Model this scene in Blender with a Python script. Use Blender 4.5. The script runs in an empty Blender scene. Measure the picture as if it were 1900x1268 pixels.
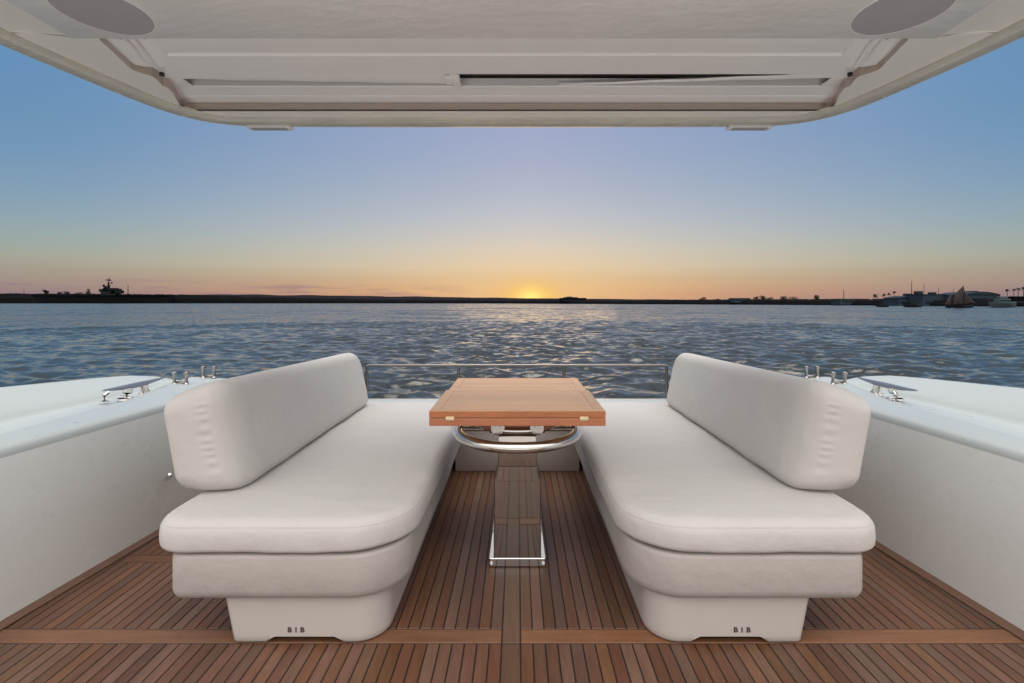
import bpy, bmesh, math, random
import numpy as np
from mathutils import Vector, Matrix, noise as mnoise
R = math.radians
rnd = random.Random(7)
S = bpy.context.scene
COL = S.collection

# ------------------------------------------------------------------ camera
CAM_H = 1.2
cam = bpy.data.cameras.new("camera")
cam.sensor_width = 36.0
cam.lens = 900 * 36 / 1900
cam.shift_x = -10 / 1900
cam.shift_y = -73 / 1900
cam.clip_start = 0.05
cam.clip_end = 30000
camo = bpy.data.objects.new("camera", cam)
COL.objects.link(camo)
camo.location = (0, 0, CAM_H)
camo.rotation_euler = (R(90), 0, 0)
S.camera = camo

# ------------------------------------------------------------------ colour
def s2l(c):
    return tuple(((v / 255) / 12.92 if v / 255 <= 0.04045 else (((v / 255) + 0.055) / 1.055) ** 2.4) for v in c)

# ------------------------------------------------------------------ world
SUN_AZ = R(1.6)      # to the right of straight aft (+Y)
W = bpy.data.worlds.new("World")
S.world = W
W.use_nodes = True
nt = W.node_tree
nt.nodes.clear()
def N(t, **kw):
    n = nt.nodes.new(t)
    for k, v in kw.items():
        setattr(n, k, v)
    return n
def L(a, b):
    nt.links.new(a, b)
def M_(op, a, b=None, c=None, clamp=False):
    n = nt.nodes.new('ShaderNodeMath'); n.operation = op; n.use_clamp = clamp
    for i, v in enumerate((a, b, c)):
        if v is None: continue
        if isinstance(v, (int, float)): n.inputs[i].default_value = v
        else: nt.links.new(v, n.inputs[i])
    return n.outputs[0]
def ramp(fac, stops, mode='LINEAR'):
    n = nt.nodes.new('ShaderNodeValToRGB')
    cr = n.color_ramp
    cr.interpolation = mode
    while len(cr.elements) > 1: cr.elements.remove(cr.elements[-1])
    cr.elements[0].position = stops[0][0]; cr.elements[0].color = (*stops[0][1], 1)
    for p, c in stops[1:]:
        e = cr.elements.new(p); e.color = (*c, 1)
    nt.links.new(fac, n.inputs[0])
    return n.outputs[0]
def mixc(f, a, b, bt='MIX'):
    n = nt.nodes.new('ShaderNodeMix'); n.data_type = 'RGBA'; n.blend_type = bt
    if isinstance(f, (int, float)): n.inputs[0].default_value = f
    else: nt.links.new(f, n.inputs[0])
    for i, v in ((6, a), (7, b)):
        if isinstance(v, tuple): n.inputs[i].default_value = (*v, 1)
        else: nt.links.new(v, n.inputs[i])
    return n.outputs[2]
tc = N('ShaderNodeTexCoord')
sep = N('ShaderNodeSeparateXYZ'); L(tc.outputs['Generated'], sep.inputs[0])
x, y, z = sep.outputs
elev = M_('MULTIPLY', M_('ARCSINE', z), 180 / math.pi)
az = M_('SUBTRACT', M_('MULTIPLY', M_('ARCTAN2', x, y), 180 / math.pi), math.degrees(SUN_AZ))
aaz = M_('ABSOLUTE', az)
# the ramps run from -2 to 88 degrees of elevation on a square-root scale
def epos(e): return math.sqrt(max(e + 2, 0) / 92)
ef = M_('SQRT', M_('MAXIMUM', M_('DIVIDE', M_('ADD', elev, 2.0), 92.0), 0.0))
centre = [(-2, (176, 140, 124)), (0, (214, 160, 126)), (0.9, (226, 166, 118)), (1.8, (226, 178, 128)), (2.8, (222, 188, 146)),
          (4, (226, 203, 172)), (5.8, (220, 206, 186)), (7.5, (210, 203, 195)), (10, (195, 196, 201)), (13, (180, 186, 201)),
          (16, (169, 177, 201)), (19, (162, 171, 200)), (24, (156, 168, 192)), (40, (160, 168, 182)), (88, (110, 135, 180))]
side = [(-2, (120, 110, 120)), (0, (138, 120, 126)), (0.9, (150, 130, 130)), (1.8, (160, 143, 134)), (2.8, (162, 154, 140)),
        (4, (162, 166, 154)), (5.8, (150, 167, 168)), (7.5, (138, 163, 177)), (10, (124, 156, 182)), (13, (112, 149, 183)),
        (16, (104, 145, 183)), (19, (100, 144, 185)), (24, (104, 143, 182)), (32, (128, 154, 180)), (44, (150, 165, 178)), (88, (150, 160, 175))]
cc = ramp(ef, [(epos(e), s2l(c)) for e, c in centre])
sc_ = ramp(ef, [(epos(e), s2l(c)) for e, c in side])
fs = M_('SMOOTH_MIN', M_('DIVIDE', aaz, 46.0), 1.0, 0.25)
fs = M_('POWER', M_('MAXIMUM', fs, 0.0), 1.25)
base = mixc(fs, cc, sc_)
# glow of the sun that has just touched the hills
d2 = M_('ADD', M_('POWER', M_('DIVIDE', aaz, 3.6), 2.0), M_('POWER', M_('DIVIDE', M_('SUBTRACT', elev, 0.3), 2.0), 2.0))
g1 = M_('EXPONENT', M_('MULTIPLY', d2, -1.0))
d3 = M_('ADD', M_('POWER', M_('DIVIDE', aaz, 14.0), 2.0), M_('POWER', M_('DIVIDE', elev, 5.0), 2.0))
g2 = M_('EXPONENT', M_('MULTIPLY', d3, -1.0))
d4 = M_('ADD', M_('POWER', M_('DIVIDE', aaz, 1.5), 2.0), M_('POWER', M_('DIVIDE', M_('SUBTRACT', elev, 0.3), 1.15), 2.0))
g4 = M_('EXPONENT', M_('MULTIPLY', d4, -1.0))
base = mixc(M_('MULTIPLY', g2, 0.62), base, s2l((245, 208, 152)))
base = mixc(M_('MULTIPLY', g1, 0.85), base, s2l((250, 196, 88)))
base = mixc(M_('MULTIPLY', g4, 0.9), base, (1.35, 0.95, 0.28))
# faint streaks of cloud low on the left
cmb = N('ShaderNodeCombineXYZ')
L(M_('MULTIPLY', az, 0.10), cmb.inputs[0]); L(M_('MULTIPLY', elev, 1.3), cmb.inputs[1])
nz = N('ShaderNodeTexNoise'); nz.inputs['Scale'].default_value = 1.6; nz.inputs['Detail'].default_value = 4
L(cmb.outputs[0], nz.inputs['Vector'])
cm = M_('MULTIPLY', M_('SUBTRACT', nz.outputs[0], 0.46), 6.0, clamp=True)
band = M_('EXPONENT', M_('MULTIPLY', M_('POWER', M_('DIVIDE', M_('SUBTRACT', elev, 1.3), 0.75), 2.0), -1.0))
leftm = M_('MULTIPLY', M_('ADD', az, 6.0), -0.09, clamp=True)
cloud = M_('MULTIPLY', M_('MULTIPLY', cm, band), M_('MULTIPLY', leftm, 0.6))
base = mixc(cloud, base, s2l((148, 120, 132)))
# away from the sunset (astern of the photographer's back) and overhead the unseen sky is raised to fill the cockpit with light
bk = M_('MULTIPLY', M_('SUBTRACT', aaz, 62.0), 1 / 60.0, clamp=True)
bk = M_('MULTIPLY', bk, bk)
hi = M_('MULTIPLY', M_('SUBTRACT', elev, 54.0), 1 / 20.0, clamp=True)
bk = M_('MAXIMUM', bk, hi)
back = ramp(ef, [(epos(-2), (0.85, 0.80, 0.76)), (epos(8), (1.0, 0.95, 0.91)), (epos(40), (1.8, 1.74, 1.70)), (epos(60), (3.6, 3.5, 3.42)), (epos(88), (5.0, 4.88, 4.76))])
base = mixc(bk, base, back)
bg = N('ShaderNodeBackground'); L(base, bg.inputs[0]); bg.inputs[1].default_value = 1.0
out = N('ShaderNodeOutputWorld'); L(bg.outputs[0], out.inputs[0])
W.cycles.sampling_method = 'MANUAL'
W.cycles.sample_map_resolution = 512

# ------------------------------------------------------------------ sun, already on the hills
sun = bpy.data.lights.new("sun", 'SUN')
sun.energy = 0.07
sun.angle = R(20.0)
sun.color = (1.0, 0.66, 0.36)
suno = bpy.data.objects.new("sun", sun)
COL.objects.link(suno)
suno.rotation_euler = (R(90 - 1.0), 0, -SUN_AZ + R(180))
dvec = Vector((math.sin(SUN_AZ) * math.cos(R(1.0)), math.cos(SUN_AZ) * math.cos(R(1.0)), math.sin(R(1.0))))
suno.rotation_euler = dvec.to_track_quat('Z', 'Y').to_euler()

S.view_settings.view_transform = 'Standard'
S.view_settings.look = 'None'
S.view_settings.exposure = 0.0
S.view_settings.gamma = 1.0
S.view_settings.use_curve_mapping = False
S.cycles.max_bounces = 10
S.cycles.diffuse_bounces = 6
S.cycles.caustics_reflective = False
S.cycles.caustics_refractive = False

# ------------------------------------------------------------------ object helpers
def tag(o, label=None, cat=None, group=None, kind=None):
    if label: o['label'] = label
    if cat: o['category'] = cat
    if group: o['group'] = group
    if kind: o['kind'] = kind
    return o
def empty(name, loc=(0, 0, 0), label=None, cat=None, group=None):
    o = bpy.data.objects.new(name, None)
    COL.objects.link(o); o.location = loc
    o.empty_display_size = 0.1
    return tag(o, label, cat, group)
def link(name, me, mat, parent=None):
    o = bpy.data.objects.new(name, me)
    COL.objects.link(o)
    if mat: 
        if not me.materials: me.materials.append(mat)
    if parent:
        o.parent = parent
        o.matrix_parent_inverse = parent_inv(parent)
    return o
def parent_inv(p):
    m = Matrix.Identity(4); q = p
    chain = []
    while q: chain.append(q); q = q.parent
    for q in reversed(chain):
        m = m @ (q.matrix_parent_inverse if q.parent else Matrix.Identity(4)) @ q.matrix_basis
    return m.inverted()
def from_bm(name, bm, mat, parent=None, smooth=True, angle=40):
    bmesh.ops.remove_doubles(bm, verts=bm.verts, dist=1e-6)
    bmesh.ops.recalc_face_normals(bm, faces=bm.faces)
    me = bpy.data.meshes.new(name)
    bm.to_mesh(me); bm.free()
    if smooth:
        me.polygons.foreach_set('use_smooth', [True] * len(me.polygons))
        try: me.set_sharp_from_angle(angle=R(angle))
        except Exception: pass
    return link(name, me, mat, parent)
def add_box(bm, x0, x1, y0, y1, z0, z1, bev=0.0, seg=2, mat=None):
    r = bmesh.ops.create_cube(bm, size=1)
    vs = r['verts']
    for v in vs:
        v.co = Vector((x0 + (v.co.x + .5) * (x1 - x0), y0 + (v.co.y + .5) * (y1 - y0), z0 + (v.co.z + .5) * (z1 - z0)))
    if bev > 0:
        es = {e for v in vs for e in v.link_edges}
        r2 = bmesh.ops.bevel(bm, geom=list(es), offset=bev, segments=seg, profile=0.5, affect='EDGES')
        vs = list({v for f in r2['faces'] for v in f.verts} | {v for v in vs if v.is_valid})
    if mat is not None:
        for v in vs: v.co = mat @ v.co
    return vs
def add_tube(bm, pts, rad, n=12, cap=True, closed=False, sx=1.0):
    """a tube along points; rad a number or list; sx flattens it vertically"""
    pts = [Vector(p) for p in pts]
    k = len(pts)
    rads = rad if isinstance(rad, (list, tuple)) else [rad] * k
    rings = []
    up = Vector((0, 0, 1))
    for i, p in enumerate(pts):
        if closed: t = pts[(i + 1) % k] - pts[i - 1]
        else: t = pts[min(i + 1, k - 1)] - pts[max(i - 1, 0)]
        t.normalize()
        a = up if abs(t.dot(up)) < 0.95 else Vector((0, 1, 0))
        s = t.cross(a).normalized(); u = s.cross(t).normalized()
        rings.append([bm.verts.new(p + (s * math.cos(2 * math.pi * j / n) + u * math.sin(2 * math.pi * j / n) * sx) * rads[i]) for j in range(n)])
    for i in range(k if closed else k - 1):
        A, B = rings[i], rings[(i + 1) % k]
        for j in range(n):
            bm.faces.new((A[j], A[(j + 1) % n], B[(j + 1) % n], B[j]))
    if cap and not closed:
        bm.faces.new(rings[0][::-1]); bm.faces.new(rings[-1])
def add_cyl(bm, p0, p1, r, n=20, r2=None):
    add_tube(bm, [p0, p1], [r, r if r2 is None else r2], n=n)
def round_poly(corners, rads, step=0.02, n=10):
    """closed outline (ccw) with a fillet at each corner, evenly resampled"""
    pts = []
    k = len(corners)
    for i in range(k):
        p = Vector(corners[i]); a = Vector(corners[i - 1]); b = Vector(corners[(i + 1) % k])
        r = rads[i]
        d1 = (a - p).normalized(); d2 = (b - p).normalized()
        ang = d1.angle(d2)
        t = r / math.tan(ang / 2)
        p1 = p + d1 * t; p2 = p + d2 * t
        c = p + (d1 + d2).normalized() * (r / math.sin(ang / 2))
        a1 = math.atan2((p1 - c).y, (p1 - c).x); a2 = math.atan2((p2 - c).y, (p2 - c).x)
        da = (a2 - a1 + math.pi) % (2 * math.pi) - math.pi
        for j in range(n + 1):
            aa = a1 + da * j / n
            pts.append(c + Vector((math.cos(aa), math.sin(aa))) * r)
    # resample
    P = [Vector(p) for p in pts]; outp = []
    tot = 0; seg = []
    for i in range(len(P)):
        d = (P[(i + 1) % len(P)] - P[i]).length; seg.append(d)
    for i in range(len(P)):
        m = max(1, int(math.ceil(seg[i] / step)))
        for j in range(m):
            if seg[i] < 1e-7: continue
            outp.append(P[i].lerp(P[(i + 1) % len(P)], j / m))
    return outp
def outline_normals(P):
    k = len(P); ns = []
    for i in range(k):
        t = P[(i + 1) % k] - P[i - 1]
        nrm = Vector((t.y, -t.x)).normalized()
        ns.append(nrm)
    return ns          # outward for ccw
def loft_outline(P, prof, fmap, cap0=True, cap1=True, bm=None):
    """prof: list of (inset, w); fmap(u, v, w) -> world"""
    bm = bm or bmesh.new()
    ns = outline_normals(P); k = len(P); rings = []
    for d, w in prof:
        rings.append([bm.verts.new(fmap(P[i].x - ns[i].x * d, P[i].y - ns[i].y * d, w)) for i in range(k)])
    for a in range(len(rings) - 1):
        for i in range(k):
            bm.faces.new((rings[a][i], rings[a][(i + 1) % k], rings[a + 1][(i + 1) % k], rings[a + 1][i]))
    if cap0: bm.faces.new(rings[0][::-1])
    if cap1: bm.faces.new(rings[-1])
    return bm, rings
def cushion(name, P, w0, w1, r, seg_a, seg_b, fmap, mat, parent, crown=0.015, lump=0.004, r_low=None, both=False, bulge=0.006):
    """soft padded slab: rounded edges, crowned face, slight lumps"""
    bm = bmesh.new()
    ns = outline_normals(P); k = len(P)
    r_low = r if r_low is None else r_low
    prof = []
    for j in range(7):
        a = math.pi / 2 * j / 6
        prof.append((r_low * (1 - math.sin(a)), w0 + r_low * (1 - math.cos(a))))
    nmid = 6
    for j in range(1, nmid):
        t = j / nmid
        prof.append((-bulge * math.sin(math.pi * t), w0 + r_low + (w1 - r - w0 - r_low) * t))
    for j in range(7):
        a = math.pi / 2 * j / 6
        prof.append((r * (1 - math.cos(a)), w1 - r + r * math.sin(a)))
    rings = []
    for d, w in prof:
        rings.append([(P[i].x - ns[i].x * d, P[i].y - ns[i].y * d, w) for i in range(k)])
    A, B = Vector(seg_a), Vector(seg_b); AB = B - A
    def inner(ring0, wtop, cr):
        res = []
        for t in [0.04, 0.09, 0.15, 0.22, 0.3, 0.4, 0.5, 0.62, 0.75, 0.9, 1.0]:
            rg = []
            for (u, v, w) in ring0:
                p = Vector((u, v)); s = max(0, min(1, (p - A).dot(AB) / AB.length_squared)); q = A + AB * s
                m = p.lerp(q, t)
                rg.append((m.x, m.y, wtop + cr * (1 - (1 - t) ** 2.2)))
            res.append(rg)
        return res
    top = inner(rings[-1], w1, crown)
    allr = rings + top
    if both:
        low = inner(rings[0], w0, -crown)
        allr = low[::-1] + allr
    V = []
    for rg in allr:
        row = []
        for (u, v, w) in rg:
            h = mnoise.noise(Vector((u * 3.1, v * 3.1, w * 4))) * lump + mnoise.noise(Vector((u * 9, v * 9, w * 9 + 5))) * lump * 0.35
            row.append(bm.verts.new(fmap(u + h * .5, v + h * .5, w + h)))
        V.append(row)
    for a in range(len(V) - 1):
        for i in range(k):
            bm.faces.new((V[a][i], V[a][(i + 1) % k], V[a + 1][(i + 1) % k], V[a + 1][i]))
    if not both: bm.faces.new(V[0][::-1])
    o = from_bm(name, bm, mat, parent, True, 70)
    return o
def piping(name, P, d, w, rad, fmap, mat, parent):
    bm = bmesh.new(); ns = outline_normals(P)
    pts = [fmap(P[i].x - ns[i].x * d, P[i].y - ns[i].y * d, w) for i in range(len(P))]
    add_tube(bm, pts, rad, n=6, closed=True)
    return from_bm(name, bm, mat, parent)

# ------------------------------------------------------------------ materials
def newmat(name):
    m = bpy.data.materials.new(name); m.use_nodes = True
    global nt
    nt = m.node_tree
    b = nt.nodes['Principled BSDF']
    return m, b
def noise_n(scale, detail=3, vec=None, rough=0.5, dims=None):
    n = nt.nodes.new('ShaderNodeTexNoise')
    n.inputs['Scale'].default_value = scale; n.inputs['Detail'].default_value = detail; n.inputs['Roughness'].default_value = rough
    if vec is not None: nt.links.new(vec, n.inputs['Vector'])
    return n.outputs[0]
def objco(scale=None):
    t = nt.nodes.new('ShaderNodeTexCoord')
    if scale is None: return t.outputs['Object']
    m = nt.nodes.new('ShaderNodeMapping'); m.inputs['Scale'].default_value = scale
    nt.links.new(t.outputs['Object'], m.inputs[0]); return m.outputs[0]
def bump(h, strength, dist, b, prev=None):
    n = nt.nodes.new('ShaderNodeBump'); n.inputs['Strength'].default_value = strength; n.inputs['Distance'].default_value = dist
    nt.links.new(h, n.inputs['Height'])
    if prev is not None: nt.links.new(prev, n.inputs['Normal'])
    nt.links.new(n.outputs[0], b.inputs['Normal'])
    return n.outputs[0]

def gelcoat(name, col, rough=0.22, mottle=0.03, coat=0.3, bumpy=0.0, cr=0.08):
    m, b = newmat(name)
    f = noise_n(2.3, 4, objco())
    c = mixc(M_('MULTIPLY', f, 1.0), tuple(v * (1 - mottle) for v in col), tuple(min(1, v * (1 + mottle)) for v in col))
    nt.links.new(c, b.inputs['Base Color'])
    rr = M_('ADD', M_('MULTIPLY', noise_n(7, 5, objco()), 0.15), rough - 0.07)
    nt.links.new(rr, b.inputs['Roughness'])
    b.inputs['Coat Weight'].default_value = coat
    b.inputs['Coat Roughness'].default_value = cr
    p = bump(noise_n(1.1, 1, objco()), 0.10, 0.010, b)
    if name == 'ceiling gelcoat':      # water reflections painted into the colour as pale swirls
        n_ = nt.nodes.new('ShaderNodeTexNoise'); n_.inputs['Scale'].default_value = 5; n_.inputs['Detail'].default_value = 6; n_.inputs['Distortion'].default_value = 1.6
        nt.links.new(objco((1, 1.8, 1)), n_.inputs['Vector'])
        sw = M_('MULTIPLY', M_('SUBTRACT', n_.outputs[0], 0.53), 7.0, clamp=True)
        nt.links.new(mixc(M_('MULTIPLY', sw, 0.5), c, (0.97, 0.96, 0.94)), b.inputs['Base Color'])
    if bumpy: bump(noise_n(6, 4, objco((1, 2.4, 1)), 0.6), bumpy, 0.02, b, p)
    return m
M_gel = gelcoat('white gelcoat', (0.85, 0.87, 0.845), 0.28)
M_cap = gelcoat('gelcoat cap', (0.50, 0.53, 0.515), 0.3)
M_roof = gelcoat('cream gelcoat roof', (0.93, 0.905, 0.85), 0.35, 0.03, 0.3, 0.0, 0.25)
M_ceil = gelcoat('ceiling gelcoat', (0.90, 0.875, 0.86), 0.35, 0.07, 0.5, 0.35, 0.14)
M_rim = gelcoat('roof rim', (0.60, 0.58, 0.51), 0.25, 0.25, 0.7, 0.6, 0.12)
M_panel = gelcoat('painted panel', (0.93, 0.92, 0.93), 0.4, 0.03, 0.1)
M_slot = gelcoat('dark slot lining', (0.03, 0.026, 0.026), 0.6, 0.1, 0.0)
M_speaker = gelcoat('speaker mesh', (0.42, 0.395, 0.43), 0.7, 0.05, 0.0)

def fabric(name, col, weave=1.0):
    m, b = newmat(name)
    v = objco()
    f = noise_n(3.5, 5, v, 0.6)
    f2 = noise_n(180, 2, objco((1, 1, 3)), 0.6)
    c = mixc(f, tuple(a * 0.93 for a in col), tuple(min(1, a * 1.06) for a in col))
    c = mixc(M_('MULTIPLY', f2, 0.35), c, tuple(a * 0.7 for a in col))
    nt.links.new(c, b.inputs['Base Color'])
    b.inputs['Roughness'].default_value = 0.85
    b.inputs['Sheen Weight'].default_value = 0.15
    b.inputs['Specular IOR Level'].default_value = 0.25
    w = nt.nodes.new('ShaderNodeTexWave'); w.inputs['Scale'].default_value = 130; w.bands_direction = 'Z'
    w.inputs['Distortion'].default_value = 1.5; nt.links.new(v, w.inputs[0])
    w2 = nt.nodes.new('ShaderNodeTexWave'); w2.inputs['Scale'].default_value = 130; w2.bands_direction = 'X'
    w2.inputs['Distortion'].default_value = 1.5; nt.links.new(v, w2.inputs[0])
    p0_ = bump(noise_n(1.6, 3, objco((1, 2.2, 1)), 0.6), 0.5, 0.03, b)
    p = bump(noise_n(6, 5, v, 0.6), 0.45, 0.02, b, p0_)
    p = bump(M_('ADD', w.outputs[1], w2.outputs[1]), 0.12 * weave, 0.001, b, p)
    bump(f2, 0.3, 0.0015, b, p)
    return m
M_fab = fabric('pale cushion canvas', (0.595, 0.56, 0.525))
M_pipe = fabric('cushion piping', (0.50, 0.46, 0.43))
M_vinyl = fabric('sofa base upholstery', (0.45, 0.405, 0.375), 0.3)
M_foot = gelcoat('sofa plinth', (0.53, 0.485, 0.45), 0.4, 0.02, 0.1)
m, b = newmat('plum lettering'); b.inputs['Base Color'].default_value = (0.07, 0.03, 0.035, 1); b.inputs['Roughness'].default_value = 0.5; M_letter = m

def metal(name, col, rough, scr=0.05):
    m, b = newmat(name)
    b.inputs['Base Color'].default_value = (*col, 1); b.inputs['Metallic'].default_value = 1
    nt.links.new(M_('ADD', M_('MULTIPLY', noise_n(25, 3, objco((1, 1, .1))), scr), rough), b.inputs['Roughness'])
    return m
M_chrome = metal('polished steel', (0.72, 0.70, 0.67), 0.015, 0.04)
M_steel = metal('marine steel', (0.36, 0.335, 0.32), 0.15, 0.1)
M_col = metal('column steel', (0.42, 0.39, 0.36), 0.02, 0.05)
M_rail = metal('rail steel', (0.22, 0.20, 0.19), 0.2, 0.1)
M_brush = gelcoat('silver painted steel', (0.88, 0.89, 0.92), 0.3)
M_dark = metal('dark steel', (0.40, 0.40, 0.43), 0.3, 0.1)
M_brass = metal('brass', (0.75, 0.62, 0.40), 0.2, 0.1)

def wood(name, axis, cA, cB, rough=0.4, attr=True, grain=1.0):
    m, b = newmat(name)
    sc = [9, 9, 9]; sc[axis] = 0.9
    v = objco(tuple(sc))
    at = nt.nodes.new('ShaderNodeAttribute'); at.attribute_name = 'tone'
    mp = nt.nodes.new('ShaderNodeVectorMath'); mp.operation = 'ADD'
    off = nt.nodes.new('ShaderNodeVectorMath'); off.operation = 'SCALE'; off.inputs['Scale'].default_value = 40
    nt.links.new(at.outputs['Vector'], off.inputs[0])
    nt.links.new(v, mp.inputs[0]); nt.links.new(off.outputs[0], mp.inputs[1])
    f = noise_n(4.5, 7, mp.outputs[0], 0.65)
    fine = noise_n(28, 4, mp.outputs[0], 0.7)
    c = mixc(M_('MULTIPLY', M_('SUBTRACT', f, 0.3), 2.2 * grain, clamp=True), cA, cB)
    c = mixc(M_('MULTIPLY', M_('MULTIPLY', M_('SUBTRACT', fine, 0.42), 3.0, clamp=True), 0.45), c, tuple(a * 0.45 for a in cA))
    if attr:
        sepc = nt.nodes.new('ShaderNodeSeparateColor'); nt.links.new(at.outputs['Color'], sepc.inputs[0])
        hs = nt.nodes.new('ShaderNodeHueSaturation')
        nt.links.new(M_('ADD', 0.494, M_('MULTIPLY', sepc.outputs[1], 0.014)), hs.inputs['Hue'])
        nt.links.new(M_('ADD', 0.86, M_('MULTIPLY', sepc.outputs[2], 0.25)), hs.inputs['Saturation'])
        nt.links.new(M_('ADD', 0.76, M_('MULTIPLY', sepc.outputs[0], 0.46)), hs.inputs['Value'])
        nt.links.new(c, hs.inputs['Color']); c = hs.outputs[0]
    nt.links.new(c, b.inputs['Base Color'])
    nt.links.new(M_('ADD', M_('MULTIPLY', f, 0.25), rough - 0.1), b.inputs['Roughness'])
    bump(fine, 0.25, 0.002, b)
    return m
M_deck = wood('teak deck', 1, (0.112, 0.049, 0.027), (0.184, 0.087, 0.050), 0.38)
M_deckx = wood('teak cross board', 0, (0.155, 0.070, 0.040), (0.25, 0.122, 0.073), 0.42)
M_table = wood('varnished teak', 0, (0.70, 0.385, 0.20), (0.87, 0.53, 0.305), 0.38, True, 1.0)
M_tabled = wood('varnished teak edge', 0, (0.44, 0.135, 0.055), (0.60, 0.22, 0.10), 0.3, True, 0.7)
m, b = newmat('black caulking'); b.inputs['Base Color'].default_value = (0.012, 0.008, 0.007, 1); b.inputs['Roughness'].default_value = 0.55; M_caulk = m

def flat(name, col, rough=0.8, var=0.3, sc=0.2):
    m, b = newmat(name)
    c = mixc(noise_n(sc, 4, objco()), tuple(a * (1 - var) for a in col), tuple(a * (1 + var) for a in col))
    nt.links.new(c, b.inputs['Base Color']); b.inputs['Roughness'].default_value = rough; b.inputs['Specular IOR Level'].default_value = 0.08
    return m
M_shore = flat('far shore scrub', (0.0035, 0.0033, 0.0045), 0.95, 0.4, 0.05)
M_hill = flat('far hills', (0.010, 0.008, 0.011), 0.95, 0.2, 0.01)
M_leaf = flat('dark foliage', (0.007, 0.011, 0.008), 0.8, 0.4, 0.6)
M_bark = flat('bark', (0.012, 0.010, 0.010), 0.9)
M_ship = flat('grey ship paint', (0.012, 0.017, 0.017), 0.7, 0.2, 0.1)
M_shiphull = flat('dark ship hull', (0.010, 0.0095, 0.013), 0.8, 0.2, 0.1)
M_hall = flat('blue grey cladding', (0.030, 0.045, 0.060), 0.7, 0.15, 0.2)
M_hallroof = flat('dark metal roofing', (0.022, 0.030, 0.042), 0.5, 0.2, 0.2)
M_glass = flat('dark window band', (0.015, 0.02, 0.025), 0.2, 0.2, 0.3)
M_sail = flat('tan sailcloth', (0.050, 0.041, 0.039), 0.9, 0.15, 0.4)
M_boatw = flat('white boat paint', (0.07, 0.095, 0.105), 0.4, 0.1, 0.5)
M_boatd = flat('dark boat hull', (0.02, 0.025, 0.035), 0.5, 0.2, 0.5)

# water
m, b = newmat('harbour water'); M_water = m
b.inputs['Base Color'].default_value = (0.012, 0.016, 0.017, 1)
b.inputs['Specular Tint'].default_value = (1.0, 0.93, 0.84, 1)
b.inputs['Roughness'].default_value = 0.06
b.inputs['IOR'].default_value = 1.5
b.inputs['Specular IOR Level'].default_value = 1.0
geo = nt.nodes.new('ShaderNodeNewGeometry')
def vmath(op, a, b=None, sc=None):
    n = nt.nodes.new('ShaderNodeVectorMath'); n.operation = op
    nt.links.new(a, n.inputs[0])
    if b is not None:
        if isinstance(b, tuple): n.inputs[1].default_value = b
        else: nt.links.new(b, n.inputs[1])
    if sc is not None:
        if isinstance(sc, (int, float)): n.inputs['Scale'].default_value = sc
        else: nt.links.new(sc, n.inputs['Scale'])
    return n
# ripples tilt the surface normal directly; the broad ones take over where the modelled waves end
ln = vmath('LENGTH', geo.outputs['Position']).outputs['Value']
farm = M_('MULTIPLY', M_('SUBTRACT', ln, 8.0), 1 / 60.0, clamp=True)
def ripple(scale, k, det, stretch, lean=False):
    mp = nt.nodes.new('ShaderNodeMapping'); mp.inputs['Scale'].default_value = stretch
    nt.links.new(geo.outputs['Position'], mp.inputs[0])
    n = nt.nodes.new('ShaderNodeTexNoise'); n.inputs['Scale'].default_value = scale; n.inputs['Detail'].default_value = det; n.inputs['Roughness'].default_value = 0.6
    nt.links.new(mp.outputs[0], n.inputs['Vector'])
    d = vmath('SUBTRACT', n.outputs['Color'], (0.5, 0.5, 0.5))
    if lean:      # far off, only the wave faces turned to the boat are seen, the backs are hidden
        ab = vmath('ABSOLUTE', d.outputs[0]); sx_ = nt.nodes.new('ShaderNodeSeparateXYZ'); nt.links.new(d.outputs[0], sx_.inputs[0])
        sy_ = nt.nodes.new('ShaderNodeSeparateXYZ'); nt.links.new(ab.outputs[0], sy_.inputs[0])
        cb_ = nt.nodes.new('ShaderNodeCombineXYZ'); nt.links.new(sx_.outputs[0], cb_.inputs[0]); nt.links.new(M_('MULTIPLY', sy_.outputs[1], -1.6), cb_.inputs[1])
        d = cb_
    d2_ = vmath('MULTIPLY', d.outputs[0], (0.8, 1.0, 0.0))
    return vmath('SCALE', d2_.outputs[0], sc=k).outputs[0]
r1 = ripple(1.0, M_('MULTIPLY', farm, 0.62), 7, (0.48, 1.0, 1), True)
r2 = ripple(2.6, 0.95, 6, (0.45, 1.35, 1))
r3 = ripple(0.16, M_('MULTIPLY', farm, 0.45), 6, (0.9, 0.55, 1), True)
r4 = ripple(9.0, M_('MULTIPLY', M_('SUBTRACT', 1.0, farm), 0.40), 4, (0.6, 1.3, 1))
r5 = ripple(0.022, M_('MULTIPLY', farm, 0.35), 6, (0.5, 0.9, 1), True)
a_ = vmath('ADD', r1, r2); a_ = vmath('ADD', a_.outputs[0], r5); a_ = vmath('ADD', a_.outputs[0], r4); a_ = vmath('ADD', a_.outputs[0], r3); a_ = vmath('ADD', a_.outputs[0], geo.outputs['Normal'])
nn_ = vmath('NORMALIZE', a_.outputs[0])
nt.links.new(nn_.outputs[0], b.inputs['Normal'])

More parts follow.
